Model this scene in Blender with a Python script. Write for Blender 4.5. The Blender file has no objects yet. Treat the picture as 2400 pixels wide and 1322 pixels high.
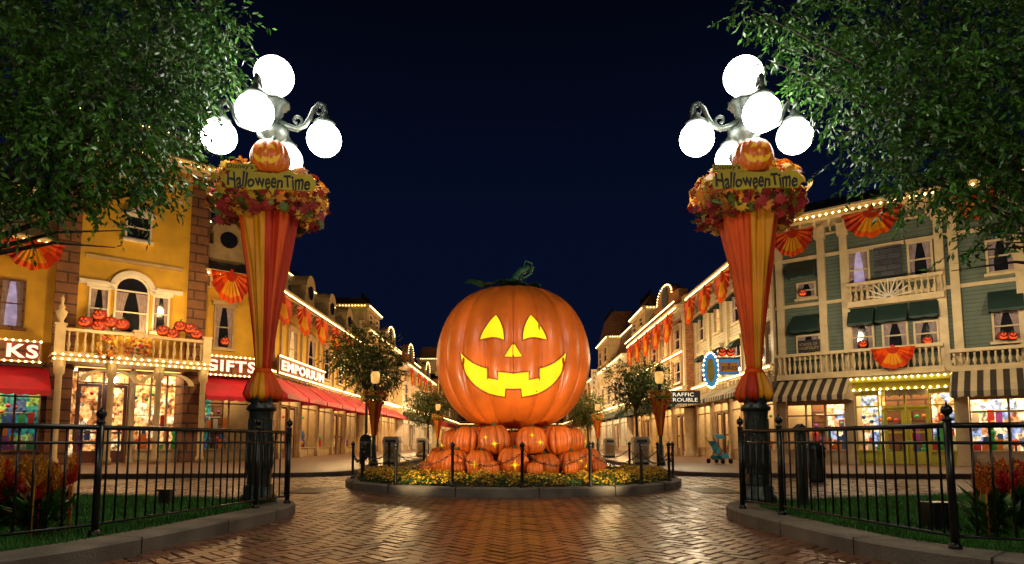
import bpy, math, random
from math import *
from mathutils import Vector, Matrix, geometry, noise
random.seed(7)
C=bpy.context.scene.collection
vs_=bpy.context.scene.view_settings; vs_.view_transform='Standard'; vs_.look='None'; vs_.exposure=0
F=1500.0; T=radians(5.5); H=1.0; CY=1035-F*tan(T); GZ=.12
def ray(px,py):
    a=(px-1200)/F; b=(CY-py)/F
    return Vector((a,cos(T)-b*sin(T),sin(T)+b*cos(T)))
def P(px,py,Y):
    d=ray(px,py); t=Y/d.y
    return Vector((d.x*t,Y,H+d.z*t))
U=random.uniform
# ---------------------------------------------------------------- materials
def mat(name,col,rough=.6,var=.18,sc=3,bump=0,bsc=40,metal=0,es=0,ecol=None,isl=0,obj=0,coat=0,pat=None,ps=.14,col2=None,nosample=False,spec=.5):
    m=bpy.data.materials.new(name); m.use_nodes=True; nt=m.node_tree; N=nt.nodes; L=nt.links
    b=N['Principled BSDF']; b.inputs['Roughness'].default_value=rough; b.inputs['Metallic'].default_value=metal
    b.inputs['Coat Weight'].default_value=coat; b.inputs['Specular IOR Level'].default_value=spec
    b.inputs['Coat Roughness'].default_value=.2
    tc=N.new('ShaderNodeTexCoord'); no=N.new('ShaderNodeTexNoise'); no.inputs['Scale'].default_value=sc; no.inputs['Detail'].default_value=5
    L.new(tc.outputs['Object'],no.inputs['Vector'])
    mr=N.new('ShaderNodeMapRange'); L.new(no.outputs['Fac'],mr.inputs[0]); mr.inputs[1].default_value=.3; mr.inputs[2].default_value=.7
    mr.inputs[3].default_value=1-var; mr.inputs[4].default_value=1+var
    fac=mr.outputs[0]; hgt=None
    def mul(a,bv):
        k=N.new('ShaderNodeMath'); k.operation='MULTIPLY'; L.new(a,k.inputs[0])
        if isinstance(bv,(int,float)): k.inputs[1].default_value=bv
        else: L.new(bv,k.inputs[1])
        return k.outputs[0]
    def op(o,a,v):
        k=N.new('ShaderNodeMath'); k.operation=o; L.new(a,k.inputs[0]); k.inputs[1].default_value=v; return k.outputs[0]
    if isl:
        g=N.new('ShaderNodeNewGeometry'); m2=N.new('ShaderNodeMapRange'); L.new(g.outputs['Random Per Island'],m2.inputs[0])
        m2.inputs[3].default_value=1-isl; m2.inputs[4].default_value=1+isl; fac=mul(fac,m2.outputs[0])
    if obj:
        g=N.new('ShaderNodeObjectInfo'); m2=N.new('ShaderNodeMapRange'); L.new(g.outputs['Random'],m2.inputs[0])
        m2.inputs[3].default_value=1-obj; m2.inputs[4].default_value=1+obj; fac=mul(fac,m2.outputs[0])
    rgb=N.new('ShaderNodeRGB'); rgb.outputs[0].default_value=(*col,1); cs=rgb.outputs[0]
    if pat:
        sx=N.new('ShaderNodeSeparateXYZ'); L.new(tc.outputs['Object'],sx.inputs[0])
        if pat=='clap':
            fr=op('FRACT',mul(sx.outputs['Z'],1/ps),0); hgt=fr
            lt=op('GREATER_THAN',fr,.14); m3=N.new('ShaderNodeMapRange'); L.new(lt,m3.inputs[0]); m3.inputs[3].default_value=.4; m3.inputs[4].default_value=1
            fac=mul(fac,m3.outputs[0])
        elif pat=='stripe':
            fr=op('FRACT',mul(sx.outputs['X'],1/ps),0); lt=op('GREATER_THAN',fr,.5)
            mx=N.new('ShaderNodeMix'); mx.data_type='RGBA'; L.new(lt,mx.inputs['Factor']); mx.inputs['A'].default_value=(*col,1); mx.inputs['B'].default_value=(*col2,1); cs=mx.outputs['Result']
        elif pat in('brick','tile'):
            cb=N.new('ShaderNodeCombineXYZ'); 
            ad=N.new('ShaderNodeMath'); ad.operation='ADD'; L.new(sx.outputs['X'],ad.inputs[0]); L.new(sx.outputs['Y'],ad.inputs[1])
            L.new(ad.outputs[0],cb.inputs[0]); L.new(sx.outputs['Z'],cb.inputs[1])
            bt=N.new('ShaderNodeTexBrick'); L.new(cb.outputs[0],bt.inputs['Vector']); bt.inputs['Scale'].default_value=1
            bt.inputs['Brick Width'].default_value=ps*2.2; bt.inputs['Row Height'].default_value=ps; bt.inputs['Mortar Size'].default_value=ps*.09
            bt.inputs['Color1'].default_value=(*col,1); bt.inputs['Color2'].default_value=(*(col2 or [c*.6 for c in col]),1); bt.inputs['Mortar'].default_value=(*[c*.3 for c in col],1)
            cs=bt.outputs['Color']; hgt=op('MULTIPLY',bt.outputs['Fac'],-1)
    vm=N.new('ShaderNodeVectorMath'); vm.operation='SCALE'; L.new(cs,vm.inputs[0]); L.new(fac,vm.inputs['Scale'])
    L.new(vm.outputs[0],b.inputs['Base Color'])
    if bump or hgt is not None:
        n2=N.new('ShaderNodeTexNoise'); n2.inputs['Scale'].default_value=bsc; n2.inputs['Detail'].default_value=4; L.new(tc.outputs['Object'],n2.inputs['Vector'])
        bp=N.new('ShaderNodeBump'); bp.inputs['Distance'].default_value=.02; bp.inputs['Strength'].default_value=max(bump,.3)
        if hgt is not None:
            k=N.new('ShaderNodeMath'); k.operation='ADD'; L.new(hgt,k.inputs[0]); L.new(mul(n2.outputs['Fac'],.3),k.inputs[1]); L.new(k.outputs[0],bp.inputs['Height'])
        else: L.new(n2.outputs['Fac'],bp.inputs['Height'])
        L.new(bp.outputs[0],b.inputs['Normal'])
    if es:
        e=ecol or col
        v2=N.new('ShaderNodeVectorMath'); v2.operation='SCALE'; v2.inputs[0].default_value=e; L.new(fac,v2.inputs['Scale'])
        L.new(v2.outputs[0],b.inputs['Emission Color']); b.inputs['Emission Strength'].default_value=es
        if nosample: m.cycles.emission_sampling='NONE'
    return m
def shopmat(name,c1,c2,c3,st,sc=2.2):
    m=bpy.data.materials.new(name); m.use_nodes=True; N=m.node_tree.nodes; L=m.node_tree.links; b=N['Principled BSDF']
    tc=N.new('ShaderNodeTexCoord'); vo=N.new('ShaderNodeTexVoronoi'); vo.inputs['Scale'].default_value=sc; vo.distance='CHEBYCHEV'; mp=N.new('ShaderNodeMapping'); mp.inputs['Scale'].default_value=(1.5,1.5,1.3)
    L.new(tc.outputs['Object'],mp.inputs[0]); L.new(mp.outputs[0],vo.inputs['Vector'])
    no=N.new('ShaderNodeTexNoise'); no.inputs['Scale'].default_value=5; no.inputs['Detail'].default_value=6; L.new(mp.outputs[0],no.inputs['Vector'])
    sp=N.new('ShaderNodeSeparateColor'); L.new(vo.outputs['Color'],sp.inputs[0])
    cr=N.new('ShaderNodeValToRGB'); L.new(sp.outputs[0],cr.inputs[0]); cr.color_ramp.interpolation='CONSTANT'
    e=cr.color_ramp.elements; e[0].color=(*c1,1); e[1].position=.45; e[1].color=(*c2,1); x=e.new(.75); x.color=(*c3,1)
    mr=N.new('ShaderNodeMapRange'); L.new(no.outputs['Fac'],mr.inputs[0]); mr.inputs[1].default_value=.35; mr.inputs[2].default_value=.65; mr.inputs[3].default_value=.12; mr.inputs[4].default_value=1.4
    vm=N.new('ShaderNodeVectorMath'); vm.operation='SCALE'; L.new(cr.outputs[0],vm.inputs[0]); L.new(mr.outputs[0],vm.inputs['Scale'])
    L.new(vm.outputs[0],b.inputs['Base Color']); L.new(vm.outputs[0],b.inputs['Emission Color']); b.inputs['Emission Strength'].default_value=st; return m
K0=(.0,.0,.0)
M=dict(
 yellow=mat('yellow_paint',(.62,.35,.02),.65,.18,1.2),cream=mat('cream_trim',(.60,.45,.24),.5,.14),brown=mat('brown_stone',(.22,.09,.035),.7,.2,4,pat='brick',ps=.42,col2=(.17,.07,.03)),
 tan=mat('tan_paint',(.42,.29,.13),.6,.16),white=mat('white_paint',(.7,.62,.5),.45,.12),greenclap=mat('grey_green_siding',(.10,.13,.09),.6,.14,pat='clap',ps=.15),
 creamclap=mat('cream_siding',(.55,.45,.26),.6,.14,pat='clap',ps=.16),redbrick=mat('orange_brick',(.45,.17,.05),.75,.15,pat='brick',ps=.1),slate=mat('slate_tile',(.09,.09,.10),.5,.2,pat='tile',ps=.22,col2=(.05,.05,.06)),
 darkroof=mat('dark_metal_roof',(.03,.03,.045),.4,.2),tileroof=mat('brown_tile_roof',(.2,.09,.05),.6,.2,pat='tile',ps=.3),
 redawn=mat('red_canvas',(.48,.006,.028),.6,.2,2),greenawn=mat('dark_green_canvas',(.008,.03,.024),.6,.2),stripeawn=mat('striped_canvas',(.03,.022,.018),.6,.1,pat='stripe',ps=.36,col2=(.5,.38,.22)),
 iron=mat('black_iron',(.012,.013,.012),.3,.2,metal=.3),lampmetal=mat('grey_green_metal',(.10,.12,.10),.35,.25,6,.3,60,metal=.5),postmetal=mat('dark_green_iron',(.035,.045,.04),.3,.3,6,.4,30,metal=.5),
 globe=mat('lit_white_globe',(1,1,1),.3,0,es=22,ecol=(1,.97,.90)),bulb=mat('warm_bulb',(0,0,0),.4,0,es=9,ecol=(1,.68,.24),nosample=True),
 orange=mat('orange_satin',(.72,.085,.004),.5,.2,1.5,spec=.25),gold=mat('gold_satin',(.74,.29,.008),.48,.2,1.5,spec=.3),redor=mat('red_orange_satin',(.48,.03,.004),.5,.22,1.5,spec=.25),
 pump=mat('orange_pumpkin_skin',(.66,.14,.013),.36,.26,1.4,.2,30,coat=.15),pump2=mat('deep_orange_pumpkin_skin',(.68,.14,.012),.40,.24,4,.15,30,obj=.28),glow=mat('glowing_yellow_cutout',K0,.6,.14,1.5,es=1.5,ecol=(1,.62,.008),spec=.2),
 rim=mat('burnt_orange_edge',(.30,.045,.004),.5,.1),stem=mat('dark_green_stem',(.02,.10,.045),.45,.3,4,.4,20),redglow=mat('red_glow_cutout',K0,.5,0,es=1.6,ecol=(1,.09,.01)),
 leaf=mat('green_leaf',(.038,.125,.011),.42,.5,.8,isl=.7,spec=.45),bark=mat('grey_brown_bark',(.05,.038,.026),.85,.3,8,.8,25),mumleaf=mat('mum_foliage',(.035,.08,.012),.6,.3,2,isl=.5),
 leaf2=mat('olive_leaf',(.09,.13,.02),.5,.3,1,isl=.6),grass=mat('lawn_grass',(.032,.15,.012),.7,.35,3,isl=.55),lawn=mat('lawn_ground',(.02,.09,.01),.9,.3,6,.6,50),
 soil=mat('dark_soil',(.03,.02,.012),.9,.3,6,.8,30),mum=mat('yellow_mum',(.62,.36,.010),.7,.2,4,isl=.45),mum2=mat('amber_mum',(.4,.16,.01),.7,.2,4,isl=.4),
 concrete=mat('kerb_concrete',(.16,.135,.105),.7,.4,2.5,.6,60),brickp=mat('brick_paver',(.155,.060,.028),.30,.38,.7,.25,90,isl=.5,coat=.22),mortar=mat('dark_mortar',(.02,.014,.011),.8,.2),
 street=mat('worn_street',(.12,.062,.042),.36,.35,.6,.4,20),walk=mat('sidewalk_brick',(.17,.08,.048),.4,.25,.6,.3,20),
 glass=mat('dark_glass',(.012,.012,.016),.08,.3,2,spec=.8),litglass=mat('lavender_lit_glass',(.1,.1,.1),.4,.35,3,es=.55,ecol=(.55,.40,.62)),warmglass=mat('warm_lit_glass',(.2,.1,.05),.4,.5,2.5,es=.9,ecol=(1,.50,.12)),
 curtain=mat('pale_curtain',(.3,.22,.22),.8,.2,6),signy=mat('olive_gold_board',(.42,.32,.010),.5,.25),black=mat('black_lettering',(.01,.01,.01),.5,0),redsign=mat('red_backing',(.40,.012,.012),.5,.1),
 letter=mat('lit_white_lettering',(.4,.4,.4),.5,0,es=1.1,ecol=(1,.86,.6)),blue=mat('blue_board',(.02,.22,.55),.5,.1,es=.3,ecol=(.02,.3,.8)),blueface=mat('blue_stroller_cloth',(.02,.28,.42),.7,.1),
 door=mat('brown_wood_door',(.16,.05,.02),.4,.2,4),acid=mat('yellow_green_shopfront',(.5,.45,.03),.5,.15),ivory=mat('ivory_panel',(.6,.55,.4),.5,.1),rubber=mat('black_rubber',(.01,.01,.01),.8,0),
 leafo=mat('autumn_orange_leaf',(.66,.21,.02),.6,.2,isl=.5),leafr=mat('autumn_red_leaf',(.36,.025,.025),.6,.2,isl=.5),leafy=mat('autumn_yellow_leaf',(.76,.42,.04),.6,.2,isl=.45),
 plred=mat('red_plume',(.55,.02,.02),.7,.2,isl=.4),plyel=mat('yellow_plume',(.7,.33,.02),.7,.2,isl=.4),
 shopwarm=shopmat('warm_shop_interior',(1,.5,.16),(.5,.18,.05),(1,.8,.45),1.2),shopteal=shopmat('teal_shop_interior',(.02,.2,.17),(.25,.4,.08),(.04,.08,.16),.6,1.6),shopwhite=shopmat('bright_shop_interior',(1,.78,.45),(.7,.3,.12),(.3,.4,.65),1.2),
 ceil=mat('glowing_shop_ceiling',K0,.5,0,es=6,ecol=(1,.72,.38)),
 gA=mat('goods_red',(.6,.04,.04),.5,.1),gB=mat('goods_blue',(.05,.15,.55),.5,.1),gC=mat('goods_green',(.05,.4,.12),.5,.1),gD=mat('goods_violet',(.3,.06,.4),.5,.1),gE=mat('goods_white',(.8,.75,.6),.5,.1),gF=mat('goods_orange',(.8,.25,.02),.5,.1),
)
# ---------------------------------------------------------------- mesh builder
class MB:
    def __init__(s): s.v=[];s.f=[];s.m=[];s.sm=[]
    def add(s,vs,fs,mi=0,smooth=False):
        n=len(s.v); s.v.extend([tuple(v) for v in vs]); s.f.extend([tuple(i+n for i in f) for f in fs]); s.m.extend([mi]*len(fs)); s.sm.extend([smooth]*len(fs))
    def box(s,x0,x1,y0,y1,z0,z1,mi=0,mx=None):
        vs=[Vector(p) for p in((x0,y0,z0),(x1,y0,z0),(x1,y1,z0),(x0,y1,z0),(x0,y0,z1),(x1,y0,z1),(x1,y1,z1),(x0,y1,z1))]
        if mx: vs=[mx@v for v in vs]
        s.add(vs,[(0,3,2,1),(4,5,6,7),(0,1,5,4),(1,2,6,5),(2,3,7,6),(3,0,4,7)],mi); return s
    def tube(s,pts,rs,n=8,mi=0,smooth=True):
        pts=[Vector(p) for p in pts]
        if isinstance(rs,(int,float)): rs=[rs]*len(pts)
        vs=[];fs=[];K=len(pts); prev=None
        for i,p in enumerate(pts):
            t=(pts[min(i+1,K-1)]-pts[max(i-1,0)]).normalized()
            if prev is None:
                a=Vector((0,0,1)) if abs(t.z)<.9 else Vector((1,0,0)); prev=t.cross(a).normalized()
            e1=(prev-t*prev.dot(t)).normalized(); e2=t.cross(e1); prev=e1
            for k in range(n):
                q=2*pi*k/n; vs.append(p+(e1*cos(q)+e2*sin(q))*rs[i])
        for i in range(K-1):
            for k in range(n): fs.append((i*n+k,i*n+(k+1)%n,(i+1)*n+(k+1)%n,(i+1)*n+k))
        fs.append(tuple(range(n))[::-1]); fs.append(tuple((K-1)*n+k for k in range(n)))
        s.add(vs,fs,mi,smooth); return s
    def lathe(s,prof,n=16,c=(0,0,0),mi=0,rf=None,smooth=True,mif=None):
        vs=[];K=len(prof)
        for i,(r,z) in enumerate(prof):
            for k in range(n):
                q=2*pi*k/n; rr=r*(rf(q,i/(K-1)) if rf else 1); vs.append((c[0]+rr*cos(q),c[1]+rr*sin(q),c[2]+z))
        base=len(s.v); s.v.extend(vs)
        for i in range(K-1):
            for k in range(n):
                s.f.append(tuple(base+j for j in(i*n+k,i*n+(k+1)%n,(i+1)*n+(k+1)%n,(i+1)*n+k))); s.m.append(mif(k/n) if mif else mi); s.sm.append(smooth)
        s.f.append(tuple(base+k for k in range(n))[::-1]); s.m.append(mi); s.sm.append(False)
        s.f.append(tuple(base+(K-1)*n+k for k in range(n))); s.m.append(mi); s.sm.append(False)
        return s
    def sphere(s,c,r,n=16,m=10,mi=0,sz=1):
        return s.lathe([(max(r*sin(pi*i/m),.0005),-r*sz*cos(pi*i/m)) for i in range(m+1)],n,c,mi)
    def prism(s,poly,y0,y1,mi=0):
        n=len(poly); vs=[(x,y0,z) for x,z in poly]+[(x,y1,z) for x,z in poly]
        fs=[tuple(range(n)),tuple(range(n,2*n))[::-1]]+[(i,i+n,(i+1)%n+n,(i+1)%n) for i in range(n)]
        s.add(vs,fs,mi); return s
    def slab(s,poly,z0,z1,mi=0):
        n=len(poly); vs=[(x,y,z0) for x,y in poly]+[(x,y,z1) for x,y in poly]
        s.add(vs,[tuple(range(n))[::-1],tuple(range(n,2*n))]+[(i,(i+1)%n,(i+1)%n+n,i+n) for i in range(n)],mi); return s
    def bulb(s,c,r,mi=0):
        x,y,z=c
        s.add([(x+r,y,z),(x-r,y,z),(x,y+r,z),(x,y-r,z),(x,y,z+r),(x,y,z-r)],[(0,2,4),(2,1,4),(1,3,4),(3,0,4),(2,0,5),(1,2,5),(3,1,5),(0,3,5)],mi,True); return s
    def mesh(s,name,mats):
        me=bpy.data.meshes.new(name); me.from_pydata(s.v,[],s.f)
        if not isinstance(mats,(list,tuple)): mats=[mats]
        for m in mats: me.materials.append(M[m] if isinstance(m,str) else m)
        me.polygons.foreach_set('material_index',s.m); me.polygons.foreach_set('use_smooth',s.sm); me.update(); return me
    def build(s,name,mats,parent=None,bev=0,loc=None):
        return put(name,s.mesh(name,mats),parent,loc,bev)
def put(name,me,parent=None,loc=None,bev=0,rz=0,sc=None):
    o=bpy.data.objects.new(name,me); C.objects.link(o)
    if parent: o.parent=parent
    if loc is not None: o.location=loc
    if rz: o.rotation_euler.z=rz
    if sc: o.scale=(sc,sc,sc)
    if bev:
        b=o.modifiers.new('bevel','BEVEL'); b.width=bev; b.segments=2; b.limit_method='ANGLE'
    return o
def tag(o,label,cat,group=None,kind=None):
    o['label']=label; o['category']=cat
    if group:o['group']=group
    if kind:o['kind']=kind
    return o
def thing(name,label,cat,loc=(0,0,0),rz=0,group=None):
    o=bpy.data.objects.new(name,None); C.objects.link(o); o.location=loc; o.rotation_euler=(0,0,rz); o.empty_display_size=.2
    return tag(o,label,cat,group)
def struct(o): o['kind']='structure'; return o
def dup(root,loc,rz=0,label=None,sc=None):
    r=root.copy(); C.objects.link(r); r.location=loc; r.rotation_euler=(0,0,rz)
    if sc: r.scale=(sc,sc,sc)
    if label: r['label']=label
    for ch in list(root.children):
        c=ch.copy(); C.objects.link(c); c.parent=r
        for g in ch.children:
            d=g.copy(); C.objects.link(d); d.parent=c
    return r
def text(body,w,h,m,parent,loc,ext=.015,name='lettering',off=0.0,rot=(pi/2,0,0),fancy=False,back=None,boff=.07):
    def mk(o_):
        cu=bpy.data.curves.new('t','FONT'); cu.body=body; cu.size=1; cu.extrude=.001; cu.offset=o_; cu.resolution_u=3
        if back: cu.space_character=1.15
        o=bpy.data.objects.new('t',cu); C.objects.link(o); dg=bpy.context.evaluated_depsgraph_get()
        me=bpy.data.meshes.new_from_object(o.evaluated_get(dg)); bpy.data.objects.remove(o); return me
    me=mk(off)
    xs=[v.co.x for v in me.vertices]; ys=[v.co.y for v in me.vertices]
    cx=(min(xs)+max(xs))/2; cy=(min(ys)+max(ys))/2; W=max(xs)-min(xs); kx=w/W; ky=h/(max(ys)-min(ys))
    def fin(me,ex,mm,dy):
        for v in me.vertices:
            X=(v.co.x-cx)*kx; Y_=(v.co.y-cy)*ky
            if fancy: Y_=Y_*(1+.16*cos(X*2*pi/(w*.36)))+.012*sin(X*2*pi/(w*.17)); X+=Y_*.12*sin(X*17)
            v.co=Vector((X,Y_,v.co.z/.001*ex))
        me.materials.clear(); me.materials.append(M[mm]); me.name=name
        t=put(name,me,parent,(loc[0],loc[1]+dy,loc[2])); t.rotation_euler=rot; return t
    t=fin(me,ext,m,0)
    if back:
        b=fin(mk(boff),ext*.5,back,ext*1.2); b.name='lettering_outline'
    return t
g=MB(); g.bulb((0,0,0),.05); BULB=g.mesh('bulb','bulb')
def bulbs(parent,pts,single=False):
    if single:
        for p in pts: put('bulb',BULB,parent,p)
    else:
        g=MB()
        for p in pts: g.bulb(p,.055)
        o=g.build('light_string','bulb',parent); o['kind']='stuff'
ORD=['first','second','third','fourth','fifth','sixth','seventh','eighth','ninth','tenth','eleventh','twelfth','thirteenth','fourteenth','fifteenth','sixteenth','seventeenth','eighteenth']
# ---------------------------------------------------------------- camera, world
cd=bpy.data.cameras.new('camera'); cam=bpy.data.objects.new('camera',cd); C.objects.link(cam); cam.location=(0,0,H); cam.rotation_euler=(pi/2+T,0,0)
cd.sensor_width=36; cd.lens=36*F/2400; cd.shift_y=(CY-661)/2400; cd.clip_end=1000; bpy.context.scene.camera=cam
w=bpy.data.worlds.new('World'); bpy.context.scene.world=w; w.use_nodes=True; nt=w.node_tree; N=nt.nodes; L=nt.links
bg=N['Background']; tc=N.new('ShaderNodeTexCoord'); sx=N.new('ShaderNodeSeparateXYZ'); L.new(tc.outputs['Generated'],sx.inputs[0])
cr=N.new('ShaderNodeValToRGB'); L.new(sx.outputs['Z'],cr.inputs[0]); e=cr.color_ramp.elements
e[0].position=0; e[0].color=(.0022,.0046,.018,1); e[1].position=.66; e[1].color=(.0006,.0009,.002,1); x=e.new(.3); x.color=(.0018,.0042,.0175,1)
L.new(cr.outputs[0],bg.inputs['Color']); bg.inputs['Strength'].default_value=1.0
def light(kind,loc,power,col,size=.15,target=None,angle=60,blend=.6):
    ld=bpy.data.lights.new('light',kind); ld.energy=power; ld.color=col; ld.shadow_soft_size=size
    o=bpy.data.objects.new(kind.lower()+'_light',ld); C.objects.link(o); o.location=loc
    if kind=='SPOT': ld.spot_size=radians(angle); ld.spot_blend=blend
    if target is not None: o.rotation_euler=(Vector(target)-Vector(loc)).to_track_quat('-Z','Y').to_euler()
    return o
# ---------------------------------------------------------------- ground
g=MB(); g.box(-250,250,-40,400,-.06,-.02); struct(g.build('ground','street'))
g=MB(); cs_=.125; ca=cos(pi/4); 
for c in range(-125,125):
    for r in range(-125,125):
        m=(c-r)%4
        if m not in(0,3): continue
        X=(c+.5)*cs_*ca-(r+.5)*cs_*ca; Y=(c+.5)*cs_*ca+(r+.5)*cs_*ca+9
        if not(-9.5<X<9.5 and 2.6<Y<18.5): continue
        if X*X+(Y-15.4)**2<3.7**2: continue
        if m==0: x0,x1,y0,y1=c*cs_,(c+2)*cs_,r*cs_,(r+1)*cs_
        else: x0,x1,y0,y1=c*cs_,(c+1)*cs_,r*cs_,(r+2)*cs_
        gp=.0055; bv=.007; dz=U(-.0022,.0022); tx=U(-.003,.003); ty=U(-.002,.002)
        out=[(x0+gp,y0+gp),(x1-gp,y0+gp),(x1-gp,y1-gp),(x0+gp,y1-gp)]; inn=[(x0+gp+bv,y0+gp+bv),(x1-gp-bv,y0+gp+bv),(x1-gp-bv,y1-gp-bv),(x0+gp+bv,y1-gp-bv)]
        vs=[(a*ca-b*ca,a*ca+b*ca+9,-.014) for a,b in out]+[(a*ca-b*ca,a*ca+b*ca+9,.002+dz+(tx if i in(1,2) else -tx)+(ty if i>1 else -ty)) for i,(a,b) in enumerate(inn)]
        g.add(vs,[(4,5,6,7)]+[(i,(i+1)%4,(i+1)%4+4,i+4) for i in range(4)])
struct(g.build('brick_pavement','brickp'))
g=MB(); g.box(-9.6,9.6,2.5,18.6,-.016,-.011); struct(g.build('pavement_bed','mortar'))
def offpath(path,wd):
    out=[]
    for i,p in enumerate(path):
        a=Vector(path[max(i-1,0)]); b=Vector(path[min(i+1,len(path)-1)]); t=(b-a).normalized(); out.append((p[0]-t.y*wd,p[1]+t.x*wd))
    return out
def smoothp(path,it=2):
    for _ in range(it):
        q=[path[0]]
        for a,b in zip(path,path[1:]): q+=[(a[0]*.75+b[0]*.25,a[1]*.75+b[1]*.25),(a[0]*.25+b[0]*.75,a[1]*.25+b[1]*.75)]
        path=q+[path[-1]]
    return path
def strip(mb,path,wd,z0,z1,joint=0):
    o=offpath(path,wd); acc=0
    for i in range(len(path)-1):
        a,b,c,d=path[i],path[i+1],o[i+1],o[i]
        mb.add([(*a,z0),(*b,z0),(*b,z1-.02),(*a,z1-.02),(*c,z1),(*d,z1),(a[0]*.93+d[0]*.07,a[1]*.93+d[1]*.07,z1),(b[0]*.93+c[0]*.07,b[1]*.93+c[1]*.07,z1),(*c,z0),(*d,z0)],
          [(0,1,2,3),(3,2,7,6),(6,7,4,5),(5,4,8,9)])
        acc+=(Vector(b)-Vector(a)).length
        if joint and acc>joint:
            acc=0; A3=Vector((*b,0)); D3=Vector((*c,0)); n=(D3-A3).normalized(); t=Vector((-n.y,n.x,0))*.007; f=A3-n*.003; bk=D3
            mb.add([f-t+Vector((0,0,z0)),f+t+Vector((0,0,z0)),f+t+Vector((0,0,z1+.002)),f-t+Vector((0,0,z1+.002)),bk+t+Vector((0,0,z1+.002)),bk-t+Vector((0,0,z1+.002))],[(0,1,2,3),(3,2,4,5)],1)
for sd in(-1,1):
    nm='left' if sd<0 else 'right'
    pth=[(sd*32,17.2),(sd*14,17.6),(sd*7,17.9),(sd*5.2,18.6),(sd*4.7,20),(sd*4.6,24),(sd*4.6,140)]
    pth=smoothp(pth,2)
    poly=pth+[(sd*32,140)]
    if sd>0: poly=poly[::-1]
    g=MB(); g.slab(poly[::-1],-.01,.112); struct(g.build('sidewalk_'+nm,'walk'))
    g=MB(); strip(g,pth,.22*(1 if sd<0 else -1),-.01,.122); struct(g.build('sidewalk_kerb_'+nm,'concrete'))
kL=smoothp([(-6.5,2.6),(-4.9,3.55),(-4.0,4.35),(-3.5,5.0),(-3.22,6.2),(-3.0,7.8),(-2.93,8.7),(-3.15,9.5),(-3.9,10.0),(-6,10.7),(-9,11.2),(-20,11.8)],3)
kR=smoothp([(6.5,2.8),(5,3.65),(4.0,4.35),(3.4,4.9),(3.05,5.6),(2.92,6.6),(2.78,7.8),(2.85,8.8),(3.3,9.6),(5,10.4),(9,11.2),(20,11.8)],3)
for nm,k,sg in(('left',kL,1),('right',kR,-1)):
    g=MB(); strip(g,k,.42*sg,-.01,.15,1.1); struct(g.build('lawn_kerb_'+nm,['concrete','mortar']))
    inner=offpath(k,.38*sg); poly=inner+[(inner[-1][0],2.4)]
    if sg>0: poly=poly[::-1]
    g=MB(); g.slab(poly,-.01,.125); struct(g.build('lawn_'+nm,'lawn'))
    gm=MB()
    def inside(x,y):
        r=False;n=len(poly);j=n-1
        for i in range(n):
            xi,yi=poly[i];xj,yj=poly[j]
            if (yi>y)!=(yj>y) and x<(xj-xi)*(y-yi)/(yj-yi)+xi: r=not r
            j=i
        return r
    cnt=0
    while cnt<28000:
        y=U(3.6,10.8); x=-sg*U(3.2,min(.86*y+.6,9))
        if not inside(x,y): continue
        cnt+=1; h=U(.03,.08); a=U(0,pi); w_=.005+.0005*y; lx=U(-.04,.04); ly=U(-.04,.04)
        gm.add([(x-w_*cos(a),y-w_*sin(a),.12),(x+w_*cos(a),y+w_*sin(a),.12),(x+lx,y+ly,.12+h)],[(0,1,2)])
    tag(gm.build('lawn_grass','grass'),'short green grass on the lawn behind the '+nm+' fence','grass',kind='stuff')
# ---------------------------------------------------------------- pumpkins
def rib(ph,n,d): return 1-d*(1-abs(sin(n*ph/2))**.6)
def prho(th,R,n,d,ph): return R*max(sin(th),0)**.82*rib(ph,n,d)
def pumpkin_mb(R,Hh,n,d,seg=8,nth=24,dim=.16,lob=0):
    g=MB(); vs=[];fs=[]; K=n*seg
    for i in range(nth+1):
        th=.03+(pi-.06)*i/nth; 
        for k in range(K):
            ph=2*pi*k/K; lo=1+lob*sin(3*ph+1)+lob*.7*sin(5*ph)
            rho=prho(th,R,n,d*min(1,sin(th)*1.8+.3),ph)*lo; z=Hh*cos(th); q=(rho/R)
            z-= (dim*Hh*exp(-(q/.3)**2)) if z>0 else -(dim*.5*Hh*exp(-(q/.3)**2))
            vs.append((rho*sin(ph),-rho*cos(ph),z))
    for i in range(nth):
        for k in range(K): fs.append((i*K+k,(i+1)*K+k,(i+1)*K+(k+1)%K,i*K+(k+1)%K))
    fs.append(tuple(range(K))); fs.append(tuple(nth*K+k for k in range(K))[::-1]); g.add(vs,fs,0,True); return g
def psurf(x,z,R,Hh,n,d,off):
    th=acos(max(-.99,min(.99,z/Hh))); ph=0
    r0=R*sin(th)**.82
    ph=asin(max(-.99,min(.99,x/r0)))
    for _ in range(10): ph=.5*ph+.5*asin(max(-.99,min(.99,x/(r0*rib(ph,n,d)))))
    r=r0*rib(ph,n,d*min(1,sin(th)*1.8+.3)); return (x,-r*cos(ph)-off,z)
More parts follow.
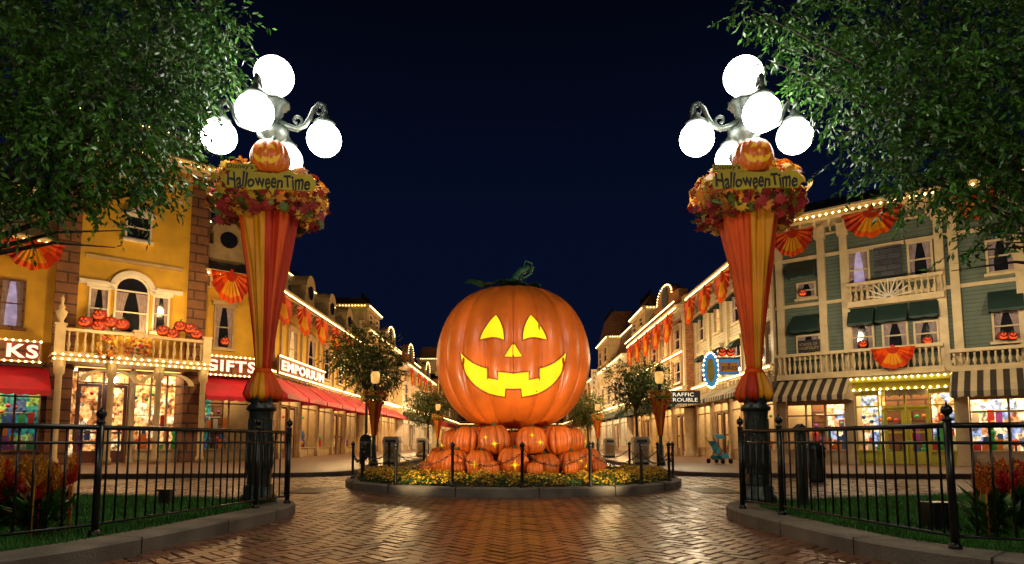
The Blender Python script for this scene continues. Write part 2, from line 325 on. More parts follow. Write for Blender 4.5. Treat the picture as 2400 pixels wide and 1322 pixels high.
def carve(g,poly,R,Hh,n,d,off,mi=0,step=None):
    step=step or R*.05
    pts=[]
    for i in range(len(poly)):
        a=Vector(poly[i]);b=Vector(poly[(i+1)%len(poly)]); k=max(1,int((b-a).length/step))
        for j in range(k): pts.append(a.lerp(b,j/k))
    nb=len(pts); x0=min(p.x for p in pts);x1=max(p.x for p in pts);z0=min(p.y for p in pts);z1=max(p.y for p in pts)
    def ins(x,y):
        r=False;j=nb-1
        for i in range(nb):
            a,b=pts[i],pts[j]
            if (a.y>y)!=(b.y>y) and x<(b.x-a.x)*(y-a.y)/(b.y-a.y)+a.x: r=not r
            j=i
        return r
    grid=[]; x=x0
    while x<x1:
        z=z0
        while z<z1:
            if ins(x,z) and min((Vector((x,z))-p).length for p in pts)>step*.45: grid.append(Vector((x,z)))
            z+=step
        x+=step
    res=geometry.delaunay_2d_cdt(pts+grid,[],[list(range(nb))],1,1e-6)
    vv=[psurf(v.x,v.y,R,Hh,n,d,off) for v in res[0]]; g.add(vv,[tuple(f) for f in res[2]],mi,True)
def jackface(s):
    def cv(p,q,b,n=6):
        a=Vector(p);c=Vector(q);t=(c-a);nn=Vector((-t.y,t.x))*b
        return [tuple(a.lerp(c,i/n)+nn*4*(i/n)*(1-i/n)) for i in range(n)]
    L_=cv((-.42,.12),(-.12,.10),.10)+cv((-.12,.10),(-.22,.43),-.08)+cv((-.22,.43),(-.42,.12),-.08)
    Rr=[(-x,z) for x,z in L_][::-1]
    nose=[(-.11,-.11),(.11,-.11),(0,.07)]
    top=cv((-.68,-.02),(-.33,-.25),-.10)+[(-.33,-.25),(-.32,-.37),(-.19,-.40),(-.19,-.30)]+cv((-.19,-.30),(.19,-.30),-.04)[1:]+[(.19,-.30),(.19,-.40),(.32,-.37)]+cv((.33,-.25),(.68,-.02),-.10)
    bot=cv((.68,-.02),(.11,-.60),.20,9)+[(.11,-.60),(.1,-.50),(-.1,-.50)]+cv((-.11,-.60),(-.68,-.02),.20,9)
    return [[(x*s,z*s) for x,z in p] for p in(L_,Rr,nose,top+bot)]
R0,H0,n0,d0=1.86,1.76,18,.085
BC=Vector((.03,15.4,0)); PZ=1.24+H0
big=thing('giant_pumpkin','giant orange pumpkin with glowing yellow carved face on top of the pumpkin pile','pumpkin',(BC.x,BC.y,PZ))
body=pumpkin_mb(R0,H0,n0,d0,seg=12,nth=60,dim=.10).build('pumpkin_body','pump',big)
fs_=jackface(1.72)
for nm,pl in zip(['eye','eye','nose','mouth'],fs_):
    g=MB()
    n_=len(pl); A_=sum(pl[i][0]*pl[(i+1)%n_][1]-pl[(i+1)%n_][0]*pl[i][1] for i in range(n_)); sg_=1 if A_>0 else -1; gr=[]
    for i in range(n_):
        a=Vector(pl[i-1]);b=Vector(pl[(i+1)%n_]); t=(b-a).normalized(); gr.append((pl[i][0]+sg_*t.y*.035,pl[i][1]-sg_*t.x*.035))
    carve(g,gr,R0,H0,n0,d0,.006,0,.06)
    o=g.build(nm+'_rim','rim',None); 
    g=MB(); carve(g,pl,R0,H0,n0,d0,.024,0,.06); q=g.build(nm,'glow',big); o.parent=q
g=MB(); tz=H0*.86
g.tube([(0,0,tz-.15),(-.02,0,tz+.12),(.02,0,tz+.32),(.1,-.03,tz+.5),(.2,-.05,tz+.64),(.36,-.05,tz+.72),(.48,-.05,tz+.66)],[.28,.2,.14,.12,.10,.09,.10],10)
st=g.build('stem','stem',big)
g=MB()
g.tube([(.1,-.1,tz+.5),(.25,-.2,tz+.42),(.44,-.2,tz+.55),(.46,-.2,tz+.8),(.3,-.2,tz+.86),(.26,-.2,tz+.74)],[.03,.03,.025,.02,.018,.012],6); g.build('tendril','stem',st)
def bigleaf(ang,ln,wd,droop,mb,z0,r0=.1):
    n=9; vs=[];
    for i in range(n+1):
        t=i/n; w_=wd*sin(pi*min(1,t*.93+.07))**.7*(1+.18*sin(i*2.6)); r=r0+ln*t; z=z0-droop*t*t+.05*sin(t*9)
        for k in(-1,-.5,0,.5,1): 
            vs.append((r*cos(ang)-k*w_*sin(ang),r*sin(ang)+k*w_*cos(ang),z-.10*abs(k)*wd*2+.03*sin(i*3+k*5)))
    fs=[(i*5+k,i*5+k+1,(i+1)*5+k+1,(i+1)*5+k) for i in range(n) for k in range(4)]
    mb.add(vs,fs,0,True)
for a,l_,dr in((-2.7,1.15,.12),(-.35,.62,.12),(-1.7,.55,.1),(2.4,.8,.15),(.7,.8,.15)):
    g=MB(); bigleaf(a,l_,.26,dr,g,tz+.36); g.build('leaf','stem',big)
# small pumpkins
smesh=[pumpkin_mb(.42,.37+.03*i,10+i,.17,seg=8,nth=20,dim=.2).mesh('pumpkin_body','pump2') for i in range(3)]
g=MB(); g.tube([(0,0,0),(.01,0,.06),(.05,0,.12)],[.045,.03,.035],7); stm=g.mesh('stem','stem')
def star(cx,cz,r,k=8):
    return [(cx+(r if i%4==0 else (r*.5 if i%2==0 else r*.17))*sin(2*pi*i/(2*k)),cz+(r if i%4==0 else (r*.5 if i%2==0 else r*.17))*cos(2*pi*i/(2*k))) for i in range(2*k)]
stars=[]
for i in range(3):
    g=MB(); 
    for cx,cz,r in [[(0,.05,.13),(.19,-.08,.08)],[(-.1,.10,.10),(.12,-.08,.13)],[(.05,0,.15)]][i]: carve(g,star(cx,cz,r),.42,.37+.03*i,10+i,.10,.03,0,.03)
    stars.append(g.mesh('star_cutout','glow'))
def small_p(x,y,z,s,v,rz,label,starred,group=None):
    t=thing('stacked_pumpkin',label,'pumpkin',(x,y,z),rz,group); t.scale=(s,s,s*U(.94,1.06)); t.rotation_euler=(U(-.10,.10),U(-.12,.12),rz)
    hz=.37+.03*v; put('pumpkin_body',smesh[v],t,(0,0,hz*.93)); put('stem',stm,t,(0,0,hz*1.68))
    if starred: put('star_cutout',stars[v],t,(0,0,hz*.93))
for ring,(rr,n,z,s) in enumerate([(1.76,15,.17,.82),(1.42,12,.72,.82),(1.0,8,.70,.8),(.7,5,.25,1.2)]):
    for k in range(n):
        q0=-pi/2+2*pi*(.5 if ring==1 else 0)/n; a=q0+2*pi*k/n; x=BC.x+rr*cos(a)+U(-.03,.03); y=BC.y+rr*sin(a)+U(-.03,.03)
        front=sin(a)<-.2 and ring<2
        row=['bottom','upper','hidden','hidden'][ring]
        if front:
            fr=sorted([j for j in range(n) if sin(q0+2*pi*j/n)<-.2],key=lambda j:cos(q0+2*pi*j/n))
            lab='small orange pumpkin, %s from the left in the %s front row of the pile'%(ORD[fr.index(k)],row); gp=None
        else: lab='orange pumpkin at the back or inside of the pile under the giant pumpkin'; gp='pumpkins at the back of the pile'
        small_p(x,y,z+(.05 if ring==0 else 0),s*U(.92,1.04),random.randrange(3),(a+pi/2) if front else U(0,6),lab,front and (k%3!=1),group=gp)
for k,(a,z) in enumerate(((-2.75,.17),(-2.15,.17),(-1.78,.17),(-1.36,.17),(-.98,.17),(-.45,.17))):
    small_p(BC.x+2.14*cos(a),BC.y+2.14*sin(a),z+.12,.40,k%3,a+pi/2,'tiny orange pumpkin at the foot of the pile, %s of six from left'%ORD[k],False)
# flower bed
g=MB(); ring=[]; K=96
pr=[(3.87,-.01),(3.87,.15),(3.83,.175),(3.62,.175),(3.6,.10)]
vs=[(BC.x+r*cos(2*pi*k/K),BC.y+r*sin(2*pi*k/K),z) for r,z in pr for k in range(K)]
g.add(vs,[(i*K+k,i*K+(k+1)%K,(i+1)*K+(k+1)%K,(i+1)*K+k) for i in range(4) for k in range(K)])
for k in range(16):
    a=2*pi*(k+.3)/16; g.box(3.5,3.873,-.008,.008,.0,.178,1,Matrix.Translation((BC.x,BC.y,0))@Matrix.Rotation(a,4,'Z'))
tag(g.build('bed_kerb',['concrete','black']),'round concrete kerb around the yellow flower bed','kerb')
g=MB(); g.lathe([(3.61,.09),(2.5,.17),(.1,.19)],48,(BC.x,BC.y,0)); struct(g.build('bed_soil','soil'))
g=MB()
for i in range(30000):
    r=3.62-abs(random.gauss(0,.6)); a=U(0,2*pi)
    if r<2.2 or (sin(a)>.4 and i%2): continue
    nz=noise.noise(Vector((r*cos(a)*2.6,r*sin(a)*2.6,0)))
    hgt=.20+.15*(1-((r-2.95)/.85)**2)+.10*nz; x=BC.x+r*cos(a); y=BC.y+r*sin(a); z=max(.12,hgt)+U(-.09,.03)
    if U(0,1)<.22+.45*nz:
        q=U(.016,.030); nx,ny=U(-.5,.5),U(-.9,.1); nv=Vector((nx,ny,1)).normalized(); e1=nv.orthogonal().normalized(); e2=nv.cross(e1); c=Vector((x,y,z+.02))
        g.add([c+nv*q*.6]+[c+(e1*cos(pi*j/3)+e2*sin(pi*j/3))*q for j in range(6)],[(0,j+1,(j+1)%6+1) for j in range(6)],1 if U(0,1)<.75 else 2)
    else:
        d=Vector((U(-1,1),U(-1,1),U(-.2,1))).normalized(); e1=d.orthogonal().normalized(); c=Vector((x,y,z-.02)); q=U(.03,.06)
        g.add([c,c+d*q*.5+e1*q*.3,c+d*q,c+d*q*.5-e1*q*.3],[(0,1,2,3)],0)
tag(g.build('chrysanthemums',['mumleaf','mum','mum2']),'dense yellow chrysanthemum flowers ringing the pumpkin pile','flowers',kind='stuff')
# chain posts
g=MB(); g.lathe([(.05,0),(.05,.03),(.034,.05),(.03,.1),(.03,.68),(.04,.69),(.04,.71),(.024,.72)],10); pm=g.mesh('shaft','iron')
g=MB(); g.sphere((0,0,.765),.05,12,8); g.tube([(0,0,.81),(0,0,.84)],[.014,.004],6); fm=g.mesh('finial','iron')
NP=18; pp=[]
for k in range(NP):
    a=-pi/2+2*pi*(k+.12)/NP; pp.append((BC.x+3.72*cos(a),BC.y+3.72*sin(a)))
order=sorted([k for k in range(NP) if pp[k][1]<BC.y],key=lambda k:pp[k][0])
for k,(x,y) in enumerate(pp):
    if k in order: lab='black ball topped chain post, %s from the left on the flower bed front'%ORD[order.index(k)]; gp=None
    else: lab='black chain post on the rear of the flower bed kerb behind the pumpkins'; gp='rear chain posts of the flower bed'
    t=thing('chain_post',lab,'post',(x,y,.172),0,gp); put('shaft',pm,t); put('finial',fm,t)
for k in range(NP):
    a=Vector((*pp[k],.80)); b=Vector((*pp[(k+1)%NP],.80)); g=MB(); nl=26
    for i in range(nl):
        t=(i+.5)/nl; c=a.lerp(b,t); c.z-=.24*4*t*(1-t); d=(b-a).normalized()+Vector((0,0,-.24*4*(1-2*t)/(b-a).length)); d.normalize()
        sdv=d.cross(Vector((0,0,1))).normalized(); up=sdv.cross(d); e=sdv if i%2 else up
        g.tube([c-d*.03,c-d*.02+e*.016,c+d*.02+e*.016,c+d*.03,c+d*.02-e*.016,c-d*.02-e*.016,c-d*.03],.0065,4)
    fr=k in order and (k+1)%NP in order
    tag(g.build('chain','iron'),('black chain hanging between the %s and %s front posts from the left'%tuple(ORD[j] for j in sorted((order.index(k),order.index((k+1)%NP)))) if fr else 'black chain along the rear of the flower bed'),'chain',None if fr else 'rear chains of the flower bed')
# ---------------------------------------------------------------- fences
def fence(nm,path,posts,label):
    root=thing('iron_fence',label,'fence',(path[0][0],path[0][1],.13)); ox,oy=path[0]
    loc=[Vector((x-ox,y-oy,0)) for x,y in path]
    for z,r,n_ in((1.0,.023,'top_rail'),(.86,.013,'middle_rail'),(.12,.013,'bottom_rail')):
        g=MB(); g.tube([p+Vector((0,0,z)) for p in loc],r,8); g.build(n_,'iron',root)
    g=MB(); g.tube([(0,0,0),(0,0,1.04)],.031,10); g.lathe([(.05,0),(.05,.04),(.034,.07)],10); pmm=g.mesh('post','iron'); g=MB(); g.lathe([(.028,1.03),(.042,1.05),(.018,1.07),(.018,1.085)],10); g.sphere((0,0,1.125),.045,12,8); g.tube([(0,0,1.165),(0,0,1.20)],[.011,.004],6); fmm=g.mesh('finial','iron')
    for x,y in posts:
        q=put('post',pmm,root,(x-ox,y-oy,0)); put('finial',fmm,q)
    g=MB(); g.tube([(0,0,.12),(0,0,.99)],.0095,6); bm_=g.mesh('bar','iron')
    tot=0; segs=[]
    for a,b in zip(loc,loc[1:]): segs.append((a,b,(b-a).length)); tot+=segs[-1][2]
    step=.125; s=step/2
    while s<tot:
        q=s
        for a,b,l_ in segs:
            if q<=l_: p=a.lerp(b,q/l_); break
            q-=l_
        if min((Vector((x-ox,y-oy,0))-p).length for x,y in posts)>.06: put('bar',bm_,root,p)
        s+=step
    return root
pL=[(-3.12,9.0),(-3.30,8.35),(-3.42,7.6),(-3.6,6.8),(-3.80,5.93),(-4.1,5.3),(-4.6,4.75),(-5.3,4.3)]
fL=fence('L',pL,[(-3.12,9.0),(-3.30,8.35),(-3.80,5.93),(-5.3,4.3)],'black iron railing around the left lawn, in front of the left lamp post')
pR=[(2.95,8.3),(3.16,7.6),(3.3,6.6),(3.53,5.2),(4.1,4.95),(4.7,4.85),(5.6,4.9)]
fR=fence('R',pR,[(2.95,8.3),(3.16,7.6),(3.53,5.2),(5.6,4.9)],'black iron railing around the right lawn, in front of the right lamp post')
for f,(a,b) in((fL,(pL[0],pL[1])),(fR,(pR[0],pR[1]))):
    p0=(pL if f is fL else pR)[0]; mx=(a[0]+b[0])/2-p0[0]; my=(a[1]+b[1])/2-p0[1]
    g=MB(); d=Vector((b[0]-a[0],b[1]-a[1],0)).normalized()
    g.tube([Vector((mx,my,.93))+d*.06*cos(2*pi*i/16)+Vector((0,0,.06*sin(2*pi*i/16))) for i in range(17)],.009,6); g.build('ring_ornament','iron',f)
# ---------------------------------------------------------------- lamp posts
MAPLE=[(0,1),(.18,.55),(.5,.75),(.42,.35),(.95,.35),(.6,.02),(.75,-.35),(.25,-.3),(.05,-.8),(-.05,-.8),(-.25,-.3),(-.75,-.35),(-.6,.02),(-.95,.35),(-.42,.35),(-.5,.75),(-.18,.55)]
def garland_mb(rx,rz,n,sz,fr=.62,mz=.75):
    g=MB()
    for i in range(n):
        a=U(0,2*pi); b=U(-pi/2,pi/2)*1.0; cc=Vector((rx*(fr+(1-fr)*cos(b))*cos(a),rx*(fr+(1-fr)*cos(b))*sin(a),rz*sin(b)))*U(mz,1.15)
        nv=(Vector((cos(a)*cos(b),sin(a)*cos(b),sin(b)))+Vector((U(-.8,.8),U(-.8,.8),U(-.8,.8)))).normalized()
        e1=nv.orthogonal().normalized(); e1=Matrix.Rotation(U(0,6.3),3,nv)@e1; e2=nv.cross(e1); s=U(.5,1.45)*sz
        g.add([cc+(e1*x+e2*z)*s+nv*(-.3*s*(x*x+z*z)) for x,z in MAPLE],[tuple(range(len(MAPLE)))],random.choice([0,0,1,2,2,2,2,2]) if sin(b)>.1 else (random.choice([0,0,1,1,2,2]) if sin(b)>-.45 else random.choice([0,1,1,1,2,3])))
    return g
def banner_mb(z1,z0,r1,r0,folds=7):
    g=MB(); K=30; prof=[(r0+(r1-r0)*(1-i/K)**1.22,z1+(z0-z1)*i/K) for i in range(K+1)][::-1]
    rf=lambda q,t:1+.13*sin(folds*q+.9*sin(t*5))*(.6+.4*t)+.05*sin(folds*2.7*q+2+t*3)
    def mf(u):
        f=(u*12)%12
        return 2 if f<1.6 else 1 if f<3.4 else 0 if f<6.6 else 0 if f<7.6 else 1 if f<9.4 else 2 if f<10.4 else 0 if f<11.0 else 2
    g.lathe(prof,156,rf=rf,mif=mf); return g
jm=pumpkin_mb(.27,.25,12,.11,seg=6,nth=20,dim=.18).mesh('pumpkin_body','pump')
g=MB()
for pl in jackface(.27): carve(g,pl,.27,.25,12,.11,.006,0,.02)
jf=g.mesh('carved_face',mat('amber_cutout',(.6,.30,.015),.5,.1,es=.2,ecol=(1,.55,.02)))
def lamp(x,y,side,arot,sgnrot,face,ar=.77,mir=False):
    root=thing('street_lamp','tall ornate street lamp with five white globes on the %s of the pumpkin'%side,'street lamp',(x,y,.12),0)
    g=MB(); g.lathe([(.25,0),(.25,.12),(.21,.15),(.21,.24),(.18,.28)],24); g.lathe([(.165,.28),(.155,.5),(.165,1.25),(.175,1.32)],16,smooth=False); g.lathe([(.20,1.32),(.21,1.37),(.155,1.42),(.18,1.47),(.18,1.53),(.11,1.6),(.095,1.75)],24)
    for k in range(8):
        a=2*pi*k/8; g.box(-.035,.035,-.173,-.15,.42,1.2,0,Matrix.Rotation(a,4,'Z')); g.tube([Matrix.Rotation(a,3,'Z')@Vector((.0,-.175,.5+.09*j)) for j in range(6)],[.012,.024,.012,.024,.012,.02],6)
    g.build('base','postmetal',root)
    g=MB(); g.lathe([(.09,1.7),(.08,2.2),(.07,4.8)],32,rf=lambda q,t:1+.05*cos(8*q)); g.build('shaft','postmetal',root)
    g=MB(); g.lathe([(.09,4.7),(.16,4.8),(.10,4.86),(.12,4.95),(.22,5.07),(.25,5.15),(.16,5.22),(.10,5.3),(.13,5.36),(.2,5.42),(.23,5.5),(.2,5.56),(.12,5.62),(.1,5.72),(.15,5.78),(.15,5.86),(.24,5.92),(.24,5.96),(.16,6.0),(.12,6.1)],24,rf=lambda q,t:1+.04*cos(12*q)); g.build('column_head','lampmetal',root)
    g=MB(); g.sphere((0,0,6.38),.29,28,18); g.build('globe','globe',root)
    for k in range(4):
        a=arot+pi/2*k; R_=Matrix.Rotation(a,3,'Z')
        g=MB(); pts=[(.1,0,5.66),(.22,0,5.6),(.36,0,5.56),(.48,0,5.62),(.55,0,5.74),(.6,0,5.88),(.68,0,5.97),(.76,0,5.95),(.785,0,5.86),(.77,0,5.74)]
        g.tube([R_@Vector(p) for p in pts],[.055,.05,.045,.04,.038,.036,.036,.034,.032,.03],8)
        sp=[R_@Vector((.36+.10*(1-j/14)*cos(-1.6+j*.62),0,5.69+.10*(1-j/14)*sin(-1.6+j*.62))) for j in range(12)]
        g.tube(sp,[.03-.001*j for j in range(12)],6)
        sp=[R_@Vector((.68+.08*(1-j/14)*cos(1.6-j*.62),0,5.86+.08*(1-j/14)*sin(1.6-j*.62))) for j in range(10)]
        g.tube(sp,[.022-.001*j for j in range(10)],6)
        arm=g.build('arm','lampmetal',root)
        c=R_@Vector((ar,0,0)); g=MB(); g.lathe([(.15,5.63),(.17,5.66),(.12,5.70),(.07,5.75),(.05,5.8),(.02,5.84)],14,(c.x,c.y,0)); g.build('globe_cap','lampmetal',arm)
        g=MB(); g.sphere((c.x,c.y,5.41),.255,28,16); g.build('globe','globe',root)
    b=thing('fabric_banner','orange and gold satin banner wrapped down the %s lamp post'%side,'banner',(x,y,1.6),radians(25) if mir else 0)
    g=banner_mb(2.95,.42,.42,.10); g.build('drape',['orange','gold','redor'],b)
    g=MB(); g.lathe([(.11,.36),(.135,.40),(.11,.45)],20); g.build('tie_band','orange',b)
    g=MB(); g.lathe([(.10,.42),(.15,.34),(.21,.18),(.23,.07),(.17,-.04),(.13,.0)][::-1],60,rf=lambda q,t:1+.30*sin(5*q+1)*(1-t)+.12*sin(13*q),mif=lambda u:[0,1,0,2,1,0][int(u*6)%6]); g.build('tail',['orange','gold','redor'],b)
    tag(garland_mb(.76,.33,1150,.095,mz=.6).build('leaf_garland',['leafo','leafr','leafy','leaf2'],None,loc=(x,y,4.58)),'thick autumn leaf garland around the top of the %s lamp post'%side,'garland')
    fd=Vector((sin(sgnrot),-cos(sgnrot)))
    s=thing('event_sign','gold board with black lettering in the leaf garland of the %s lamp post'%side,'sign',(x+fd.x*.90,y+fd.y*.90,4.50),face)
    g=MB(); g.prism([(-.60,.0),(-.55,-.12),(-.3,-.10),(-.28,-.14),(.0,-.11),(.05,-.20),(.08,-.11),(.55,-.12),(.62,.0),(.54,.12),(.34,.11),(.28,.17),(.1,.11),(-.2,.12),(-.28,.16),(-.5,.12)],-.03,.0); g.build('board','signy',s,bev=.006)
    text('HalloweenTime',1.08,.2,'black',s,(0,-.034,-.005),.006,off=.02,fancy=True); 
    g=MB(); g.box(-.57,-.19,-.031,-.003,.125,.225); g.build('small_board','signy',s); text("Disney's",.34,.085,'black',s,(-.38,-.036,.175),.004)
    j=thing('carved_pumpkin','small carved pumpkin sitting above the sign of the %s lamp post'%side,'pumpkin',(x+fd.x*.72,y+fd.y*.72,4.90),face)
    put('pumpkin_body',jm,j); put('carved_face',jf,j); put('stem',stm,j,(0,0,.19))
lamp(-3.6,9.2,'left',radians(4),radians(21),radians(7)); lamp(3.5,9.2,'right',radians(-3),radians(-14),radians(-3),.72,True)
# small street lamps
def small_lamp_proto(loc,lab):
    r=thing('small_street_lamp',lab,'street lamp',loc,0,'small street lamps along the street')
    g=MB(); g.lathe([(.16,0),(.16,.15),(.11,.2),(.1,.7),(.07,.8),(.055,2.9),(.09,2.95),(.06,3.05)],12); g.build('post','postmetal',r)
    g=MB(); g.lathe([(.10,3.06),(.15,3.12),(.17,3.4),(.13,3.5)],10); g.build('lantern_glass','warmglass',r)
    g=MB(); g.lathe([(.19,3.5),(.17,3.56),(.07,3.68),(.03,3.7),(.01,3.8)],10); g.build('lantern_cap','lampmetal',r)
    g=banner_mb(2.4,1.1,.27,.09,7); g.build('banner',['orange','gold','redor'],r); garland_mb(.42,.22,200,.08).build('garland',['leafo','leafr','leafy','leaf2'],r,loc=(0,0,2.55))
    g=MB(); g.box(-.3,.3,-.46,-.44,2.45,2.6); g.build('sign_board','signy',r); text('HalloweenTime',.54,.1,'black',r,(0,-.465,2.525),.004)
    return r
sl=small_lamp_proto((-5.15,24,.12),'small banner wrapped street lamp on the left kerb beside the ivory bin')
dup(sl,(5.55,24,.12),0,'small banner wrapped street lamp on the right kerb in front of orange brick shops')
dup(sl,(-5.2,45,.12),0,'more distant small street lamp on the left side of the street'); dup(sl,(6.0,45,.12),0,'more distant small street lamp on the right side of the street')
# ---------------------------------------------------------------- foreground trees
def sprig(g,c,d,ln,nl,ls,mi=0):
    side=d.orthogonal().normalized()
    for j in range(nl):
        t=(j+.5)/nl; p=c+d*ln*t+Vector((0,0,-.15*t*t*ln))
        ld=(d*.6+Vector((U(-1,1),U(-1,1),U(-1.1,.5)))*.8).normalized(); e=ld.cross(Vector((U(-1,1),U(-1,1),U(-1,1)))).normalized(); s=ls*U(.7,1.3); w_=s*.19
        g.add([p,p+ld*s*.45+e*w_,p+ld*s,p+ld*s*.45-e*w_],[(0,1,2,3)],mi)
    g.add([c-side*.004,c+side*.004,c+d*ln],[(0,1,2)],1)
def crown(g,clumps,dens,ls,droop=.4,nl=11):
    for c,r in clumps:
        for i in range(int(dens*r*r)):
            d=Vector((random.gauss(0,1),random.gauss(0,1),random.gauss(0,1))).normalized(); p=c+Vector((d.x,d.y,d.z*.8))*r*(.35+.65*U(0,1)**.5)
            dd=(d*.8+Vector((U(-.5,.5),U(-.5,.5),U(-.5,.3)-droop))).normalized(); sprig(g,p,dd,U(.25,.5)*ls/.1,nl,ls)
def bigtree(base,pix,extra,label):
    root=thing('tree',label,'tree',(base[0],base[1],.1)); o=Vector((base[0],base[1],.1))
    cl=[(P(px,py,Y)-o,r*.94) for px,py,Y,r in pix]; ex=[(Vector(e[:3])-o,e[3]) for e in extra]
    top=Vector((0,0,2.6)); g=MB(); g.tube([(0,0,-.1),(.03,0,.3),(.06,.05,1.2),(.0,.1,2.6)],[.34,.24,.19,.17],12); g.build('trunk','bark',root)
    g=MB()
    for c,r in cl+ex:
        m=top.lerp(c,.5)+Vector((U(-.2,.2),U(-.2,.2),.35)); g.tube([top+Vector((0,0,-.1)),top.lerp(m,.5)+Vector((0,0,.15)),m,m.lerp(c,.5)+Vector((0,0,.1)),c],[.08,.06,.035,.018,.006],6)
    g.build('limbs','bark',root)
    g=MB(); crown(g,cl,360,.09,nl=12); crown(g,ex,110,.12); g.build('crown',['leaf','bark'],root)
bigtree((-8.6,8.2),[(40,60,8,.8),(180,60,8.2,.8),(320,60,8.4,.8),(430,50,8.6,.6),(480,130,8.3,.46),(380,170,8,.65),(240,190,7.6,.8),(90,200,7.4,.8),(60,330,7.4,.75),(210,320,7.5,.75),(330,270,8,.65),(420,240,8.6,.38),(380,370,8.2,.42),(300,400,7.9,.42),(170,410,7.7,.40),(60,420,7.5,.42),(10,480,7.3,.24),(120,470,7.6,.2),(250,480,7.9,.2),(345,450,8,.24),(480,40,9,.45),(525,165,8.6,.2),(435,330,8.4,.18),(410,440,8,.16),(60,520,7.6,.08),(290,540,7.8,.08),(270,580,7.8,.04),(560,60,8.8,.15)],
 [(-6.5,8,8.2,1.2),(-8.5,8,8,1.3),(-8.8,7,6.2,1.2),(-5.4,8.6,8.5,1.0),(-9.5,9,5.6,1.1),(-8,9.5,7,1.2)],'leafy green tree overhanging the top left in front of the yellow buildings')
bigtree((9.2,8.6),[(2360,60,8,.8),(2230,70,8.2,.8),(2080,50,8.5,.7),(1950,40,8.8,.5),(1850,30,8.8,.36),(1760,20,8.6,.25),(1930,130,8.6,.42),(2060,170,8.3,.65),(2200,200,7.9,.8),(2350,220,7.6,.8),(2360,360,7.6,.7),(2220,340,7.8,.65),(2090,290,8,.5),(1980,230,8.4,.36),(1895,190,8.6,.2),(2070,390,7.9,.32),(2180,430,7.8,.38),(2310,440,7.6,.42),(2380,500,7.5,.25),(2290,540,7.8,.17),(2250,590,7.8,.1),(2130,470,7.9,.2),(2350,570,7.6,.1),(1995,360,8.2,.16),(1830,100,8.6,.18),(1800,140,8.5,.1),(2230,635,7.8,.05),(1945,300,8.3,.1)],
 [(6.5,8,8.2,1.2),(8.5,8,8,1.3),(8.8,7,6.2,1.2),(5.2,8.8,8.5,.9),(9.8,9,5.6,1.1)],'leafy green tree overhanging the top right in front of the grey green building')
def streettree(x,y,zc,r,lab):
    root=thing('street_tree',lab,'tree',(x,y,.12)); g=MB(); g.tube([(0,0,-.02),(.03,0,1),(0,.05,zc-r*.7)],[.11,.08,.06],8)
    for k in range(6): 
        a=k*1.05; g.tube([(0,.05,zc-r*.9),(r*.3*cos(a),r*.3*sin(a),zc-r*.3),(r*.6*cos(a),r*.6*sin(a),zc+r*.2)],[.05,.035,.015],5)
    g.build('trunk','bark',root); g=MB(); cl=[]
    for k in range(17):
        d=Vector((U(-1,1),U(-1,1),U(-1,1))).normalized(); cl.append((Vector((0,0,zc))+d*r*.62,r*U(.3,.5)))
    crown(g,cl,120,.15,.1); g.build('crown',['leaf2','bark'],root)
streettree(-7.3,32,5.0,1.85,'round green street tree left of the pumpkin in front of the red awnings'); streettree(6.4,33,3.9,1.6,'round green street tree right of the pumpkin')
streettree(-6.3,48,3.6,1.5,'smaller distant street tree just left of the pumpkin pile'); streettree(5.9,50,3.4,1.4,'smaller distant street tree just right of the pumpkin'); 
# ---------------------------------------------------------------- facades
class Fac:
    def __init__(s,name,label,x0,y0,x1,y1,cat='building'):
        s.o=Vector((x0,y0)); u=Vector((x1-x0,y1-y0)); s.L=u.length; s.u=u.normalized(); s.ang=atan2(u.y,u.x); s.root=thing(name,label,cat,(x0,y0,GZ),s.ang)
    def hit(s,px,py):
        d=ray(px,py); ox,oy=s.o; ux,uy=s.u; det=-d.x*uy+ux*d.y; t=(-ox*uy+ux*oy)/det; return (d.x*oy-d.y*ox)/det, H+t*d.z-GZ
    def rect(s,x0,y0,x1,y1):
        my=(y0+y1)/2; mx=(x0+x1)/2; return s.hit(x0,my)[0],s.hit(x1,my)[0],s.hit(mx,y1)[1],s.hit(mx,y0)[1]
    def pt(s,a,y,z):
        n=Vector((-s.u.y,s.u.x)); q=s.o+s.u*a+n*y; return (q.x,q.y,z+GZ)
